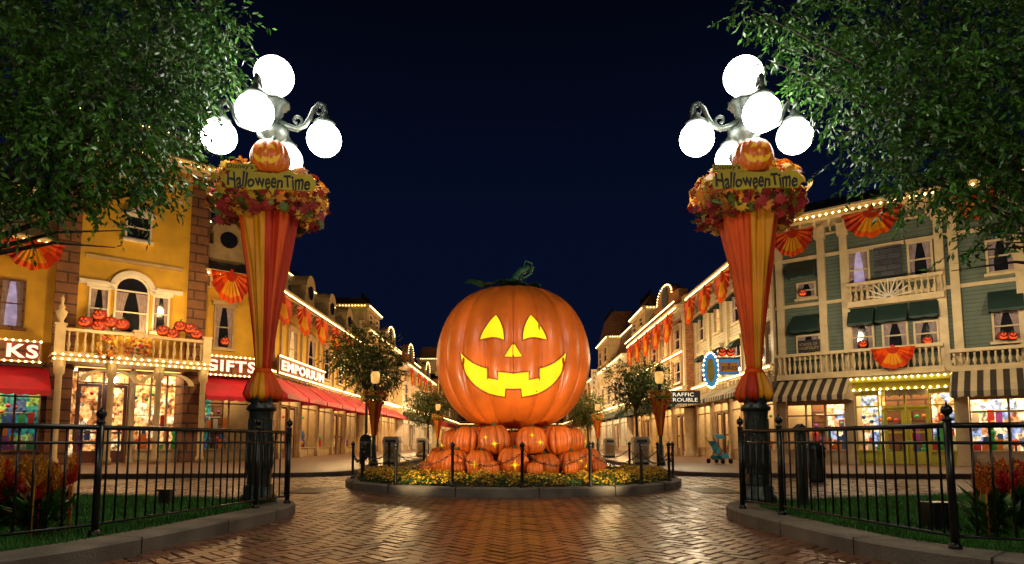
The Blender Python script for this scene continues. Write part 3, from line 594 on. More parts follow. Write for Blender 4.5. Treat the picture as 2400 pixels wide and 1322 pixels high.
def window(f,s0,s1,z0,z1,fm='cream',pm='glass',arch=False,curt=True,hood=None,y=0.,bars=True,name='window'):
    w_=.07; g=MB(); zt=z1-((s1-s0)/2 if arch else 0)
    g.box(s0,s0+w_,y-.11,y-.0,z0,zt); g.box(s1-w_,s1,y-.11,y,z0,zt); g.box(s0+w_,s1-w_,y-.11,y,z0,z0+w_)
    m=(s0+s1)/2; R_=(s1-s0)/2
    if arch:
        K=10; 
        for i in range(K):
            a0=pi*i/K;a1=pi*(i+1)/K; poly=[(m+r*cos(a),zt+r*sin(a)) for r,a in((R_,a0),(R_,a1),(R_-w_,a1),(R_-w_,a0))]; g.prism(poly,y-.11,y)
        g.box(s0+w_,s1-w_,y-.09,y,zt-.03,zt+.03)
    else: g.box(s0+w_,s1-w_,y-.11,y,z1-w_,z1)
    zm=z0+(zt-z0)*.5
    if bars: g.box(s0+w_,s1-w_,y-.09,y,zm-.025,zm+.025)
    fr=g.build(name,fm,f.root)
    g=MB()
    poly=[(s0+.01,z0+.01),(s1-.01,z0+.01)]+([(m+(R_-.01)*cos(pi*i/10),zt+(R_-.01)*sin(pi*i/10)) for i in range(11)] if arch else [(s1-.01,z1-.01),(s0+.01,z1-.01)])
    g.prism(poly,y-.03,y-.005); g.build('pane',pm,fr)
    if curt:
        g=MB(); n=8
        for sd in(0,1):
            vs=[]
            for j in range(7):
                t=j/6; zz=z0+w_+(zt-z0-2*w_)*(1-t); wd=(R_-w_)*(.78-.35*sin(t*pi*.62))
                for k in range(n+1):
                    xx=(s0+w_+wd*k/n) if sd==0 else (s1-w_-wd*k/n); vs.append((xx,y-.045-.012*(k%2),zz))
            g.add(vs,[(j*(n+1)+k,j*(n+1)+k+1,(j+1)*(n+1)+k+1,(j+1)*(n+1)+k) for j in range(6) for k in range(n)])
        g.build('curtain','curtain',fr)
    g=MB(); g.box(s0-.08,s1+.08,y-.2,y,z0-.1,z0-.003); g.build('sill',fm,fr)
    if hood=='flat': g=MB(); g.box(s0-.1,s1+.1,y-.2,y,z1+.003,z1+.16); g.box(s0-.16,s1+.16,y-.26,y,z1+.16,z1+.22); g.build('hood',fm,fr)
    if hood=='ped': g=MB(); g.prism([(s0-.15,z1+.003),(s1+.15,z1+.003),(s1+.15,z1+.1),(m,z1+.4),(s0-.15,z1+.1)],y-.2,y); g.build('hood',fm,fr)
    return fr
def cornice(f,s0,s1,z,m='cream',d=.5,h=.45,lit=True,y=0.,brk=.55,sp=.24):
    g=MB(); g.box(s0,s1,y-.12,y,z,z+h*.35); g.box(s0-.02,s1+.02,y-d*.6,y+.0,z+h*.35,z+h*.6); g.box(s0-.06,s1+.06,y-d,y,z+h*.6,z+h*.85); g.box(s0-.1,s1+.1,y-d-.08,y+.05,z+h*.85,z+h)
    g.box(s0,s1,y-.07,y,z-.32,z-.24)
    s=s0+.15
    while s<s1-.1: g.box(s,s+.1,y-d*.55,y-.12,z-.05,z+h*.35); g.box(s+.02,s+.08,y-.2,y,z-.22,z-.04); s+=brk
    c=g.build('cornice',m,f.root)
    if lit:
        n=int((s1-s0)/sp); bulbs(c,[(s0+i*sp,y-d-.06,z+h*.55) for i in range(n+1)])
    return c
def bulbline(f,p0,p1,sp=.26,single=False):
    a=Vector(p0);b=Vector(p1); n=max(1,int((b-a).length/sp)); bulbs(f.root,[a.lerp(b,i/n) for i in range(n+1)],single)
def awning(f,s0,s1,zt,zb,out,m,y=0.,val=.22):
    g=MB(); n=max(2,int((s1-s0)/.36)); vs=[];fs=[]
    for i in range(n*4+1):
        s=s0+(s1-s0)*i/(n*4); sc=.05*abs(sin(pi*i/4)); vs+=[(s,y,zt),(s,y-out*.5,zt-(zt-zb-val)*.47),(s,y-out,zb+val),(s,y-out-.01,zb+.05-sc)]
    for i in range(n*4):
        for k in range(3): fs.append((i*4+k,i*4+k+1,i*4+k+5,i*4+k+4))
    g.add(vs,fs)
    for s in(s0,s1): g.add([(s,y,zt),(s,y-out,zb+val),(s,y-out,zb+.04),(s,y,zb+.04)],[(0,1,2,3)])
    return g.build('awning',m,f.root)
def shop(f,s0,s1,zt,interior='shopwarm',fm='cream',door=False,mull=2,y=0.,seed=0,zb=.55,goods=True):
    rr=random.Random(seed*7+3); g=MB()
    if not door:
        g.box(s0,s1,y+.02,y+.3,-.02,zb)
        for i in range(mull):
            a=s0+(s1-s0)*i/mull+.12; b=s0+(s1-s0)*(i+1)/mull-.12
            if b>a: g.box(a,b,y-.01,y+.02,.1,zb-.12)
    g.box(s0,s1,y-.02,y+.1,zt-.16,zt)
    for i in range(mull+1):
        x=s0+(s1-s0)*i/mull; a=max(s0,x-.035); b=min(s1,x+.035); g.box(a,b,y-.03,y+.08,(0 if door else zb+.002),zt-.162)
    g.box(s0,s1,y-.01,y+.06,zt-.62,zt-.56)
    if not door: g.box(s0-.02,s1+.02,y-.06,y+.25,zb-.05,zb+.01)
    o=g.build('doorway' if door else 'shop_window',fm,f.root)
    g=MB(); g.box(s0-.02,s1+.02,y+1.3,y+1.34,0,zt); g.build('shop_interior',interior,o)  # backdrop glows by itself, the shop light is put into its colours
    g=MB(); g.box(s0-.02,s1+.02,y+.12,y+1.3,zt-.03,zt-.005); g.build('glow_ceiling','ceil',o)  # ceiling glows by itself, added to light the goods in place of lamps
    if door:
        for k in range(mull):
            a=s0+(s1-s0)*k/mull+.04; b=s0+(s1-s0)*(k+1)/mull-.04; g=MB()
            g.box(a,a+.12,y+.1,y+.15,.02,zt-.63); g.box(b-.12,b,y+.1,y+.15,.02,zt-.63); g.box(a+.12,b-.12,y+.1,y+.15,.02,.5); g.box(a+.12,b-.12,y+.1,y+.15,zt-.75,zt-.63); g.box(a+.12,b-.12,y+.1,y+.15,1.2,1.28)
            d=g.build('door',door if isinstance(door,str) else 'door',f.root); q=MB(); q.tube([(b-.1,y+.06,1.0),(b-.1,y+.06,1.3)],.015,6); q.build('handle','gold',d)
    if goods:
        g=MB(); x=s0+.12
        while x<s1-.12:
            mi=rr.randrange(6); yy=y+rr.uniform(.4,1.0); z0=0.02 if door else zb; t=rr.random(); hh=rr.uniform(.3,1.1)
            if t<.35: g.lathe([(.12,0),(.16,hh*.3),(.07,hh*.55),(.13,hh*.75),(.12,hh*.85),(.03,hh*.88),(.07,hh*.95),(.06,hh*1.05),(.01,hh*1.08)],8,(x,yy,z0),mi)
            elif t<.7: g.box(x-.12,x+.12,yy-.1,yy+.1,z0,z0+hh*.6,mi); g.box(x-.07,x+.08,yy-.07,yy+.07,z0+hh*.602,z0+hh*.9,(mi+2)%6)
            else: g.sphere((x,yy,z0+.14+hh*.3),.13,8,6,mi); g.tube([(x,yy,z0),(x,yy,z0+hh*.4)],.04,6,(mi+1)%6)
            if rr.random()<.6: g.sphere((x+.05,yy,zt-.9-rr.random()*.3),.08,8,6,(mi+3)%6)
            if rr.random()<.5: g.box(x-.1,x+.1,yy+.2,yy+.25,z0+.9,z0+1.2+.3*rr.random(),(mi+4)%6)
            x+=rr.uniform(.18,.30)
        for zz in(z0+.85,z0+1.45): g.box(s0+.05,s1-.05,y+1.0,y+1.25,zz,zz+.03,4)
        q=g.build('display_goods',['gA','gB','gC','gD','gE','gF'],o); q['kind']='stuff'
    return o
def wallbox(f,s0,s1,z0,z1,m,y0=0.,y1=5.,name='wall'): g=MB(); g.box(s0,s1,y0,y1,z0,z1); return g.build(name,m,f.root)
def pier(f,s0,s1,z0,z1,m='cream',y=0.,p=.12,depth=1.35,cap=True):
    g=MB(); g.box(s0,s1,y-p,y+depth,z0,z1)
    if cap: g.box(s0-.05,s1+.05,y-p-.06,y-p+.1,z1-.22,z1-.06); g.box(s0-.05,s1+.05,y-p-.06,y-p+.1,z0+.0,z0+.3)
    return g.build('pilaster',m,f.root)
def balustrade(f,s0,s1,z0,h,y,m='cream',sp=.24):
    g=MB(); g.box(s0,s1,y-.09,y+.09,z0+h-.12,z0+h); g.box(s0,s1,y-.08,y+.08,z0,z0+.1); r=g.build('balustrade',m,f.root)
    q=MB(); q.lathe([(.05,.1),(.03,.15),(.07,.1+(h-.22)*.35),(.03,.1+(h-.22)*.7),(.05,h-.12)],7); me=q.mesh('baluster',m); s=s0+sp/2
    while s<s1: put('baluster',me,r,(s,y,z0)); s+=sp
    return r
def mansard(f,s0,s1,z0,z1,m,back=1.0,y=0.,ribs=False,crest=True,lit=True):
    g=MB(); K=6; pts=[(y-.05+back*(1-(1-i/K)**1.7)*1.0,z0+(z1-z0)*i/K) for i in range(K+1)]
    for i in range(K):
        (a,za),(b,zb)=pts[i],pts[i+1]; g.add([(s0,a,za),(s1,a,za),(s1,b,zb),(s0,b,zb)],[(0,1,2,3)])
    for s in(s0,s1): g.add([(s,a,z) for a,z in pts]+[(s,5,z1),(s,5,z0)],[tuple(range(K+3))])
    g.add([(s0,pts[-1][0],z1),(s1,pts[-1][0],z1),(s1,5,z1),(s0,5,z1)],[(0,1,2,3)])
    if ribs:
        s=s0+.3
        while s<s1: g.tube([(s,a-.01,z) for a,z in pts],.04,5,0); s+=.55
    r=g.build('roof',m,f.root)
    if crest:
        g=MB(); yy=pts[-1][0]; s=s0
        g.box(s0,s1,yy-.02,yy+.02,z1+.03,z1+.06); g.box(s0,s1,yy-.015,yy+.015,z1+.35,z1+.37)
        while s<s1: g.box(s,s+.03,yy-.015,yy+.015,z1,z1+(.55 if int(s/.18)%3==0 else .42)); s+=.18
        g.build('iron_cresting','iron',r)
    if lit: bulbs(r,[(s0+.26*i,pts[-1][0]-.1,z1-.02) for i in range(int((s1-s0)/.26))])
    return r
def dormer(f,s,z,w_,h,m='cream',y=0.,rd=True):
    g=MB(); g.box(s-w_/2,s+w_/2,y-.12,y+.9,z,z+h*.65)
    poly=[(s+w_/2*1.15*cos(pi*i/8),z+h*.65+h*.4*sin(pi*i/8)) for i in range(9)]; g.prism(poly,y-.18,y+.9); g.box(s-w_/2*1.3,s-w_/2,y-.1,y+.2,z,z+h*.35); g.box(s+w_/2,s+w_/2*1.3,y-.1,y+.2,z,z+h*.35)
    d=g.build('dormer',m,f.root); g=MB()
    if rd: g.prism([(s+w_*.3*cos(2*pi*i/14),z+h*.5+w_*.3*sin(2*pi*i/14)) for i in range(14)],y-.2,y-.17)
    else: g.box(s-w_*.3,s+w_*.3,y-.2,y-.17,z+.1,z+h*.6)
    g.build('pane','glass',d)
def bunting(f,s,z,w_,h,y,label,group=None):
    t=thing('bunting',label,'bunting',f.pt(s,y,z),f.ang,group); g=MB(); n=48; vs=[]
    rings=[.08,.3,.55,.80,1.0]
    for r in rings:
        for i in range(n+1):
            a=-pi*i/n; dp=.035*sin(i*pi/2)*r; rr=r*(1+.03*cos(i*pi/4)*(r>.7)); vs.append((w_/2*rr*cos(a),-.06+dp-.10*r*sin(pi*i/n)*(1-r*.5),h*rr*sin(a)))
    for q in range(4):
        for i in range(n):
            fr=i/n; mid=.3<fr<.7
            mi=[2,1 if mid else 0,1 if mid else (0 if fr<.15 or fr>.85 else 2),0 if mid else 2][q]
            g.add([vs[q*(n+1)+i],vs[q*(n+1)+i+1],vs[(q+1)*(n+1)+i+1],vs[(q+1)*(n+1)+i]],[(0,1,2,3)],mi,True)
    g.build('pleated_fan',['orange','gold','redor'],t); g=MB(); g.prism([(.10*w_*.5*cos(2*pi*i/12),.12*h*sin(2*pi*i/12)) for i in range(12)],-.1,-.02); g.build('centre_knot','redor',t)
def bulbsign(f,rc,body,bm,out,tw=.9,th=.55,lab='',cat='sign',tx=0,sp=.2,back='redsign'):
    s0,s1,z0,z1=rc; t=thing('shop_sign',lab,cat,f.pt((s0+s1)/2,-out,(z0+z1)/2),f.ang); w_=(s1-s0);h=z1-z0
    g=MB(); g.box(-w_/2,w_/2,-.06,.06,-h/2,h/2); g.build('board',bm,t,bev=.02)
    g=MB(); g.box(-w_/2,w_/2,-.09,-.062,h/2-.07,h/2-.0); g.box(-w_/2,w_/2,-.09,-.062,-h/2,-h/2+.07); g.box(-w_/2,-w_/2+.06,-.088,-.062,-h/2+.07,h/2-.07); g.box(w_/2-.06,w_/2,-.088,-.062,-h/2+.07,h/2-.07); g.build('frame','cream',t)
    n=int(w_/sp); bulbs(t,[(-w_/2+i*w_/n,-.12,zz) for i in range(n+1) for zz in(h/2-.03,-h/2+.03)],True)
    text(body,w_*tw,h*th,'letter',t,(tx,-.11,0),.02,off=.03,back=back,boff=.085); return t
# ======== LEFT CORNER BUILDING
A=Fac('corner_building','yellow corner building with arched window, balcony and red awnings at the far left',-21,22.5,-12.2,30.0)
c1=A.hit(120,800)[0]; c2=A.hit(468,800)[0]; st1=A.hit(250,862)[1]; zc1=A.hit(100,585)[1]; zc2=A.hit(500,655)[1]; ztop=A.hit(300,380)[1]
zs=A.hit(300,905)[1]
wallbox(A,0,c1,st1,zc1,'yellow'); wallbox(A,c1,c2,st1,ztop,'yellow',-.3); wallbox(A,c2,A.L,st1,zc2,'yellow')
wallbox(A,0,A.L,0,st1,'brown',1.4,5,'rear_ground_wall')
cornice(A,0,c1-.35,zc1-.1); cornice(A,c1,c2,ztop,y=-.3); cornice(A,c2+.1,A.L+.3,zc2-.1); cornice(A,0,c1-.35,A.hit(60,470)[1])
wallbox(A,0,c1,zc1+.3,A.hit(60,470)[1],'tan',.4)
zbelt=A.hit(300,622)[1]; g=MB(); g.box(c1+.9,c2-.9,-.36,-.3,zbelt,zbelt+.09); g.box(c1+.9,c2-.9,-.40,-.3,zbelt+.09,zbelt+.15); g.build('belt_course','tan',A.root)
for a,b in((118,172),(430,474)):
    s0=A.hit(a,800)[0];s1=A.hit(b,800)[0]; wallbox(A,s0,s1,st1+.01,ztop-.01,'brown',-.42,-.3,'stone_quoin'); pier(A,s0,s1,0,st1-.003,'brown',-.3,p=.1)
mansard(A,c2,A.L,zc2+.36,A.hit(520,505)[1],'slate',1.3); mansard(A,c1,c2,ztop+.46,ztop+2.2,'slate',1.2,y=-.2,crest=False)
sd,zd=A.hit(532,612); dormer(A,sd,zd,1.3,1.9,'tan')
for x0,y0,x1,y1,ar in((203,678,252,775,False),(263,652,345,785,True),(352,698,392,782,False)):
    r=A.rect(x0,y0,x1,y1); window(A,*r,fm='white',arch=ar,y=-.3,hood=None if ar else 'flat')
r=A.rect(290,512,352,568); window(A,*r,fm='white',pm='glass',y=-.3,curt=False,hood='ped')
window(A,*A.rect(500,718,547,818),fm='tan',pm='glass',hood='flat'); window(A,*A.rect(-4,655,58,768),fm='brown',pm='litglass')
window(A,*A.rect(-140,640,-70,760),fm='brown',pm='litglass')
r=A.rect(263,652,345,785); m=(r[0]+r[1])/2; R_=(r[1]-r[0])/2; g=MB()
for i in range(12):
    a0=pi*i/12;a1=pi*(i+1)/12; g.prism([(m+q*cos(a),r[3]-R_+q*sin(a)) for q,a in((R_+.22,a0),(R_+.22,a1),(R_+.003,a1),(R_+.003,a0))],-.5,-.3)
g.box(r[0]-1.25,r[0]-.23,-.55,-.3,r[3]-R_+.1,r[3]-R_+.25); g.box(r[1]+.23,r[1]+1.25,-.55,-.3,r[3]-R_+.1,r[3]-R_+.25); g.build('arched_hood','white',A.root)
b0,b1=A.hit(118,820)[0],A.hit(470,820)[0]; zb=A.hit(290,850)[1]
g=MB(); g.box(b0,b1,-1.6,-.3,zb-.25,zb); g.box(b0-.08,b1+.08,-1.68,-.3,zb-.06,zb+.02); g.build('balcony_floor','cream',A.root)
bh=A.hit(290,788)[1]-zb
balustrade(A,b0+.3,b1-.3,zb+.02,bh*.9,-1.5,sp=.26)
for s in(b0+.15,(b0+b1)/2,b1-.15):
    g=MB(); g.box(s-.16,s+.16,-1.66,-1.34,zb+.02,zb+bh*.98); g.box(s-.2,s+.2,-1.7,-1.3,zb+bh*.98,zb+bh*1.05)
    if s<b0+1: g.lathe([(.14,0),(.08,.1),(.16,.3),(.2,.45),(.08,.55),(.12,.62),(.05,.75),(.07,.95),(.01,1.1)],12,(s,-1.5,zb+bh*1.05))
    g.build('balcony_pier','cream',A.root)
bulbline(A,(b0,-1.74,zb-.2),(b1,-1.74,zb-.2),.22,True); bulbline(A,(b0,-1.74,zb-.02),(b1,-1.74,zb-.02),.26,True)
for s in(b0+.2,b0+1.9,b1-1.9,b1-.2):
    g=MB(); g.lathe([(.17,0),(.17,.2),(.12,.28),(.11,zb-.8),(.18,zb-.7),(.18,zb-.5),(.22,zb-.26)],14,(s,-1.4,0)); g.build('balcony_column','cream',A.root)
d0,d1=A.hit(176,980)[0],A.hit(300,980)[0]; shop(A,d0,d1,zb-.3,door='door',fm='door',mull=2,y=.1,seed=1,interior='shopwarm')
e0,e1=A.hit(312,980)[0],A.hit(425,980)[0]; shop(A,e0,e1,zb-.3,fm='cream',mull=3,y=0,seed=2,interior='shopwarm')
pier(A,d1+.02,e0-.02,0,zb-.26,'cream')
for x0,x1 in((d0,d1),(e0,e1)):
    m=(x0+x1)/2; R_=(x1-x0)/2; g=MB()
    for i in range(12):
        a0=pi*i/12;a1=pi*(i+1)/12; g.prism([(m+q*cos(a),zb-.95+q*.5*sin(a)) for q,a in((R_+.1,a0),(R_+.1,a1),(R_-.1,a1),(R_-.1,a0))],-1.45,-1.3)
    g.build('arch_trim','cream',A.root)
s0,s1=0.3,A.hit(95,980)[0]; shop(A,s0,s1,zs,'shopteal','brown',mull=4,seed=3); pier(A,s1,c1-.01,0,st1,'brown'); 
aw=A.rect(-200,852,112,928); awning(A,0.1,aw[1],aw[3],aw[2],1.5,'redawn')
g0,g1=A.hit(478,980)[0],A.hit(590,980)[0]; shop(A,g0,g1,zs,'shopteal','tan',mull=2,seed=4); pier(A,g1,A.L,0,st1,'yellow'); 
wallbox(A,0,c1,zs,st1,'cream',.0,1.4,'fascia'); wallbox(A,c2,A.L,zs,st1,'cream',.0,1.4,'fascia')
aw=A.rect(452,880,606,945); awning(A,aw[0]+.2,A.L+.4,aw[3],aw[2],1.5,'redawn')
rc=A.rect(-60,798,92,850); bulbsign(A,rc,'KS','brown',.5,lab='lit bulb edged sign with the letters KS at the far left',tw=.5,tx=(rc[1]-rc[0])*.22,th=.62)
rc=A.rect(462,838,596,884); bulbsign(A,rc,'GIFTS','brown',.5,lab='lit bulb edged sign reading GIFTS over the red awning',th=.58,tw=.88)
sj=pumpkin_mb(.27,.24,10,.12,seg=5,nth=12,dim=.2).mesh('pumpkin_body',mat('red_lit_pumpkin',(.26,.02,.008),.5,.2)); g=MB()
for pl in jackface(.34): carve(g,[(x*.82,z*.95) for x,z in pl],.27,.24,10,.12,.008,0,.03)
sjf=g.mesh('carved_face','redglow')
def jack(loc,rz,lab,sc=1,group=None):
    t=thing('jack_o_lantern',lab,'pumpkin',loc,rz,group); t.scale=(sc,sc,sc); put('pumpkin_body',sj,t); put('carved_face',sjf,t); put('stem',stm,t,(0,0,.2))
for i,(px,py) in enumerate([(188,763),(219,772),(221,748),(246,764),(272,769),(364,783),(386,790),(403,773),(425,778),(440,790)]):
    s,z=A.hit(px,py); jack(A.pt(s,-1.45 if i not in(2,) else -1.4,z-.05),A.ang*.5,'red glowing jack-o-lantern on the yellow building balcony, %s from the left'%ORD[i],.95)
s,z=A.hit(522,802); jack(A.pt(s,-.35,z),A.ang*.6,'red glowing jack-o-lantern in the window above the GIFTS sign',.8)
for px0,px1,py,h_,lab in((0,145,572,68,'orange and gold fan bunting above the lavender window at the far left'),(485,577,645,72,'orange and gold fan bunting above the GIFTS sign')):
    s0,s1,z0,z1=A.rect(px0,py,px1,py+h_); bunting(A,(s0+s1)/2,z1,(s1-s0),(z1-z0),-.55,lab)
tg=garland_mb(.5,.3,170,.09,.3); tag(tg.build('autumn_garland',['leafo','leafr','leafy','leaf2'],None,loc=A.pt(A.hit(300,820)[0],-1.68,zb+.5)),'autumn leaf spray on the middle of the yellow building balcony','garland')
tg=garland_mb(.35,.45,120,.09,.3); tag(tg.build('autumn_garland',['leafo','leafr','leafy','leaf2'],None,loc=A.pt(A.hit(235,820)[0],-1.68,zb+.35)),'autumn leaf spray on the left half of the yellow building balcony','garland')
s,z=A.hit(257,893); t=thing('hanging_lantern','glowing round lantern hanging under the balcony','lantern',A.pt(s,-1.0,z)); g=MB(); g.sphere((0,0,0),.15,12,8); g.build('glass','globe',t); g=MB(); g.lathe([(.1,.13),(.03,.2),(.02,.5)],8); g.build('stem','iron',t)
# ======== generic street-side building
def sidebuild(f,zsh,zt,bays,wallm,trim,floors,shopm,awm,seed,win='glass',hood='flat',roof=None,winw=.5,arch=False,crest=True,awnout=1.2,deep=0):
    wallbox(f,0,f.L,zsh,zt,wallm); wallbox(f,0,f.L,0,zsh,'brown',1.4,5,'rear_ground_wall'); bw=f.L/bays; wallbox(f,0,f.L,zsh-.5,zsh-.003,trim,-.04,1.4,'fascia')
    for i in range(bays+1):
        s=min(max(i*bw,.16),f.L-.16); pier(f,s-.16,s+.16,0,zsh-.503,trim); g=MB(); g.box(s-.14,s+.14,-.12,0,zsh+.01,zt-.01); g.box(s-.2,s+.2,-.2,-.12,zt-.5,zt-.1); g.build('pilaster',trim,f.root)
    for i in range(bays):
        a=i*bw+.2;b=(i+1)*bw-.2; shop(f,a+.12,b-.12,zsh-.51,shopm if not isinstance(shopm,list) else shopm[i%len(shopm)],trim,door=(i%3==1),mull=2,seed=seed+i)
        for (z0,z1) in floors:
            m=(a+b)/2; ww=(b-a)*winw/2; window(f,m-ww,m+ww,z0,z1,fm=trim,pm=win if (i+seed)%4 else 'warmglass',hood=hood,arch=arch)
        if awm: awning(f,a-.1,b+.1,zsh+.15+deep*.2,zsh-.75-deep*.25,awnout,awm if isinstance(awm,str) else awm[i%len(awm)])
    cornice(f,0,f.L,zt,trim); cornice(f,0,f.L,zsh+.35,trim,.25,.25)
    if roof: mansard(f,0,f.L,zt+.46,zt+roof[1],roof[0],1.2,crest=crest); 
    else: g=MB(); g.box(.05,f.L-.05,.1,.4,zt+.45,zt+1.0); g.box(0,f.L,.05,.45,zt+1.0,zt+1.1); g.build('parapet',trim,f.root)
def gable(f,s0,s1,z,h,m='cream',y=-.1):
    g=MB(); md=(s0+s1)/2; w=(s1-s0); pol=[(s0,z),(s1,z),(s1,z+h*.45)]+[(md+.3*w*cos(pi*i/10),z+h*.5+h*.5*sin(pi*i/10)) for i in range(11)]+[(s0,z+h*.45)]
    g.prism(pol,y,y+.6); g.prism([(md+.12*w*cos(2*pi*i/16),z+h*.5+.12*w*sin(2*pi*i/16)) for i in range(16)],y-.06,y-.002,1)
    o=g.build('parapet_gable',[m,'slate'],f.root); bulbs(o,[(md+.3*w*cos(pi*i/14),y-.1,z+h*.5+h*.48*sin(pi*i/14)) for i in range(15)])
def tower(f,s0,s1,z,h,m,rm,rh):
    g=MB(); g.box(s0,s1,-.15,3.2,z,z+h); g.box(s0-.15,s1+.15,-.35,3.4,z+h,z+h+.3); g.build('tower_block',m,f.root)
    for q in(.25,.75):
        w_=(s1-s0)*.13; c=s0+(s1-s0)*q; window(f,c-w_,c+w_,z+h*.25,z+h*.8,fm='cream',y=-.15,hood=None)
    g=MB(); a=.7; g.add([(s0,-.2,z+h+.3),(s1,-.2,z+h+.3),(s1,3.2,z+h+.3),(s0,3.2,z+h+.3),(s0+a,a-.2,z+h+rh),(s1-a,a-.2,z+h+rh),(s1-a,3.2-a,z+h+rh),(s0+a,3.2-a,z+h+rh)],[(0,1,5,4),(1,2,6,5),(2,3,7,6),(3,0,4,7),(4,5,6,7)]); r=g.build('tower_roof',rm,f.root)
    bulbs(r,[(s0+.25*i,-.4,z+h+.15) for i in range(int((s1-s0)/.25)+1)]+[(s0-.2,.25*i,z+h+.15) for i in range(12)]+[(s1+.2,.25*i,z+h+.15) for i in range(12)])
    g=MB(); x=s0+a
    while x<s1-a: g.box(x,x+.04,a-.22,a-.18,z+h+rh,z+h+rh+.5); x+=.2
    g.box(s0+a,s1-a,a-.21,a-.19,z+h+rh+.3,z+h+rh+.34); g.build('iron_cresting','iron',r)
B=Fac('street_building','long yellow shop building with white pilasters and red awnings on the left side',-12.2,30.05,-12.2,50)
sidebuild(B,3.9,zc2,6,'yellow','tan',[(4.9,7.0)],['shopwarm','shopwhite'],'redawn',11,roof=('slate',2.6),winw=.5,awnout=1.6,deep=1)
for i in range(4): dormer(B,3+i*4.6,zc2+.5,1.4,1.9,'tan')
for i in range(6): bunting(B,1.7+i*3.3,zc2-.05,2.6,1.5,-.62,'fan bunting on the cornice above the left red awnings, %s nearest'%ORD[i])
es0=B.hit(614,885)[0]; es1=B.hit(728,885)[0]
bulbsign(B,(es0,es1,4.2,5.1),'EMPORIUM','brown',.75,lab='long lit sign reading EMPORIUM above the red awnings',tw=.93,th=.55,sp=.26)
L2=Fac('street_building','tan parapet building with iron cresting beyond the yellow shops on the left',-11.7,50.05,-11.7,64)
sidebuild(L2,3.8,9.4,4,'tan','cream',[(4.9,6.4),(7.1,8.6)],'shopwarm','redawn',21); bulbline(L2,(0,-.7,4.3),(14,-.7,4.3)); bulbline(L2,(0,-.3,6.8),(14,-.3,6.8)); tower(L2,.2,5,9.9,1.6,'tan','tileroof',1.0); gable(L2,8,13,10.4,1.4)
L3=Fac('street_building','distant cream building with rows of lights left of the pumpkin',-11.0,64.05,-11.0,88)
sidebuild(L3,3.8,8.4,6,'cream','white',[(4.8,6.8)],['shopwarm','shopteal'],'greenawn',31,roof=('tileroof',2.2),crest=False); gable(L3,1,7,8.9,2.4,'redbrick'); gable(L3,15,21,8.9,2.2,'cream')
for i in range(4): bunting(L3,2+i*5,8.4,3,1.8,-.6,'fan bunting on the distant cream building left of the pumpkin, %s nearest'%ORD[i])
L4=Fac('street_building','farthest building on the left side of the street',-10.2,88.05,-10.2,120)
sidebuild(L4,3.8,9.5,7,'redbrick','cream',[(4.8,7.2)],'shopwarm','redawn',41); tower(L4,2,9,10.4,2,'cream','tileroof',2)
E=Fac('street_building','building closing the far end of the street behind the pumpkin',-22,132,22,132)
sidebuild(E,4,9,9,'redbrick','cream',[(5,7.4)],'shopwarm',None,51,roof=('tileroof',3))
# ======== RIGHT CORNER BUILDING
D=Fac('corner_building','grey green clapboard corner building with striped awnings on the right',11.3,27.0,19.1,20.8)
zt=D.hit(1950,530)[1]; zsh=D.hit(2000,885)[1]; zs2=D.hit(2000,940)[1]+.05
wallbox(D,0,D.L,zsh,zt,'greenclap'); wallbox(D,0,D.L,0,zsh,'brown',1.4,5,'rear_ground_wall')
cornice(D,-.1,D.L,zt,'cream',.7,.55); mansard(D,0,D.L,zt+.56,D.hit(2000,425)[1],'darkroof',1.5,ribs=True,crest=False,lit=False)
for py in(600,712):
    z=D.hit(1950,py)[1]; g=MB(); g.box(.0,D.L,-.09,0,z,z+.14); g.build('belt_course','cream',D.root)
for px in(1832,1932,1986,2212,2245,2400):
    s=D.hit(px,750)[0]; s=max(s,.2); g=MB(); g.box(s-.14,s+.14,-.16,0,zsh+.01,zt-.01); g.box(s-.2,s+.2,-.3,-.0,zt-.5,zt-.02); g.box(s-.19,s+.19,-.22,0,zsh+.02,zsh+.4); g.build('pilaster','cream',D.root)
for x0,y0,x1,y1,pm in((1868,662,1914,700,'glass'),(1987,588,2040,678,'litglass'),(2127,565,2188,652,'glass'),(2310,560,2380,640,'glass'),(1868,785,1925,838,'glass'),(1995,760,2050,822,'glass'),(2068,755,2130,818,'glass'),(2142,752,2202,812,'glass'),(2325,728,2395,800,'glass'),(2430,560,2480,640,'glass'),(2440,728,2490,800,'glass')):
    window(D,*D.rect(x0,y0,x1,y1),fm='cream',pm=pm,hood=None)
r=D.rect(2050,578,2116,662); g=MB(); g.box(r[0],r[1],-.1,0,r[2],r[3]); z=r[2]+.05
while z<r[3]-.05: g.box(r[0]+.06,r[1]-.06,-.14,-.1,z,z+.05); z+=.1
g.build('louvred_shutter','slate',D.root)
for x0,y0,x1,y1 in((1850,612,1914,656),(1858,738,1923,784),(1990,718,2050,768),(2055,710,2128,760),(2134,698,2202,750),(2316,680,2400,735),(2310,520,2390,560)):
    r=D.rect(x0,y0,x1,y1); awning(D,r[0],r[1],r[3],r[2],.55,'greenawn',val=.12)
for x0,y0,x1,y1 in((1990,655,2215,705),(1818,820,2215,876),(2230,815,2420,862)):
    r=D.rect(x0,y0,x1,y1); balustrade(D,max(r[0],.05),r[1],r[2],r[3]-r[2],-.32,'cream',.2); g=MB(); g.box(max(r[0],.05),r[1],-.45,0,r[2]-.14,r[2]-.003); g.build('balcony_ledge','cream',D.root)
r=D.rect(2052,655,2120,705); g=MB()
for i in range(9):
    a=pi*(i+.5)/9; m=(r[0]+r[1])/2; g.box(.08,.75,-.44,-.41,-.02,.02,0,Matrix.Translation((m,0,r[2]+.05))@Matrix.Rotation(-a,4,'Y'))
g.build('sunburst_panel','white',D.root)
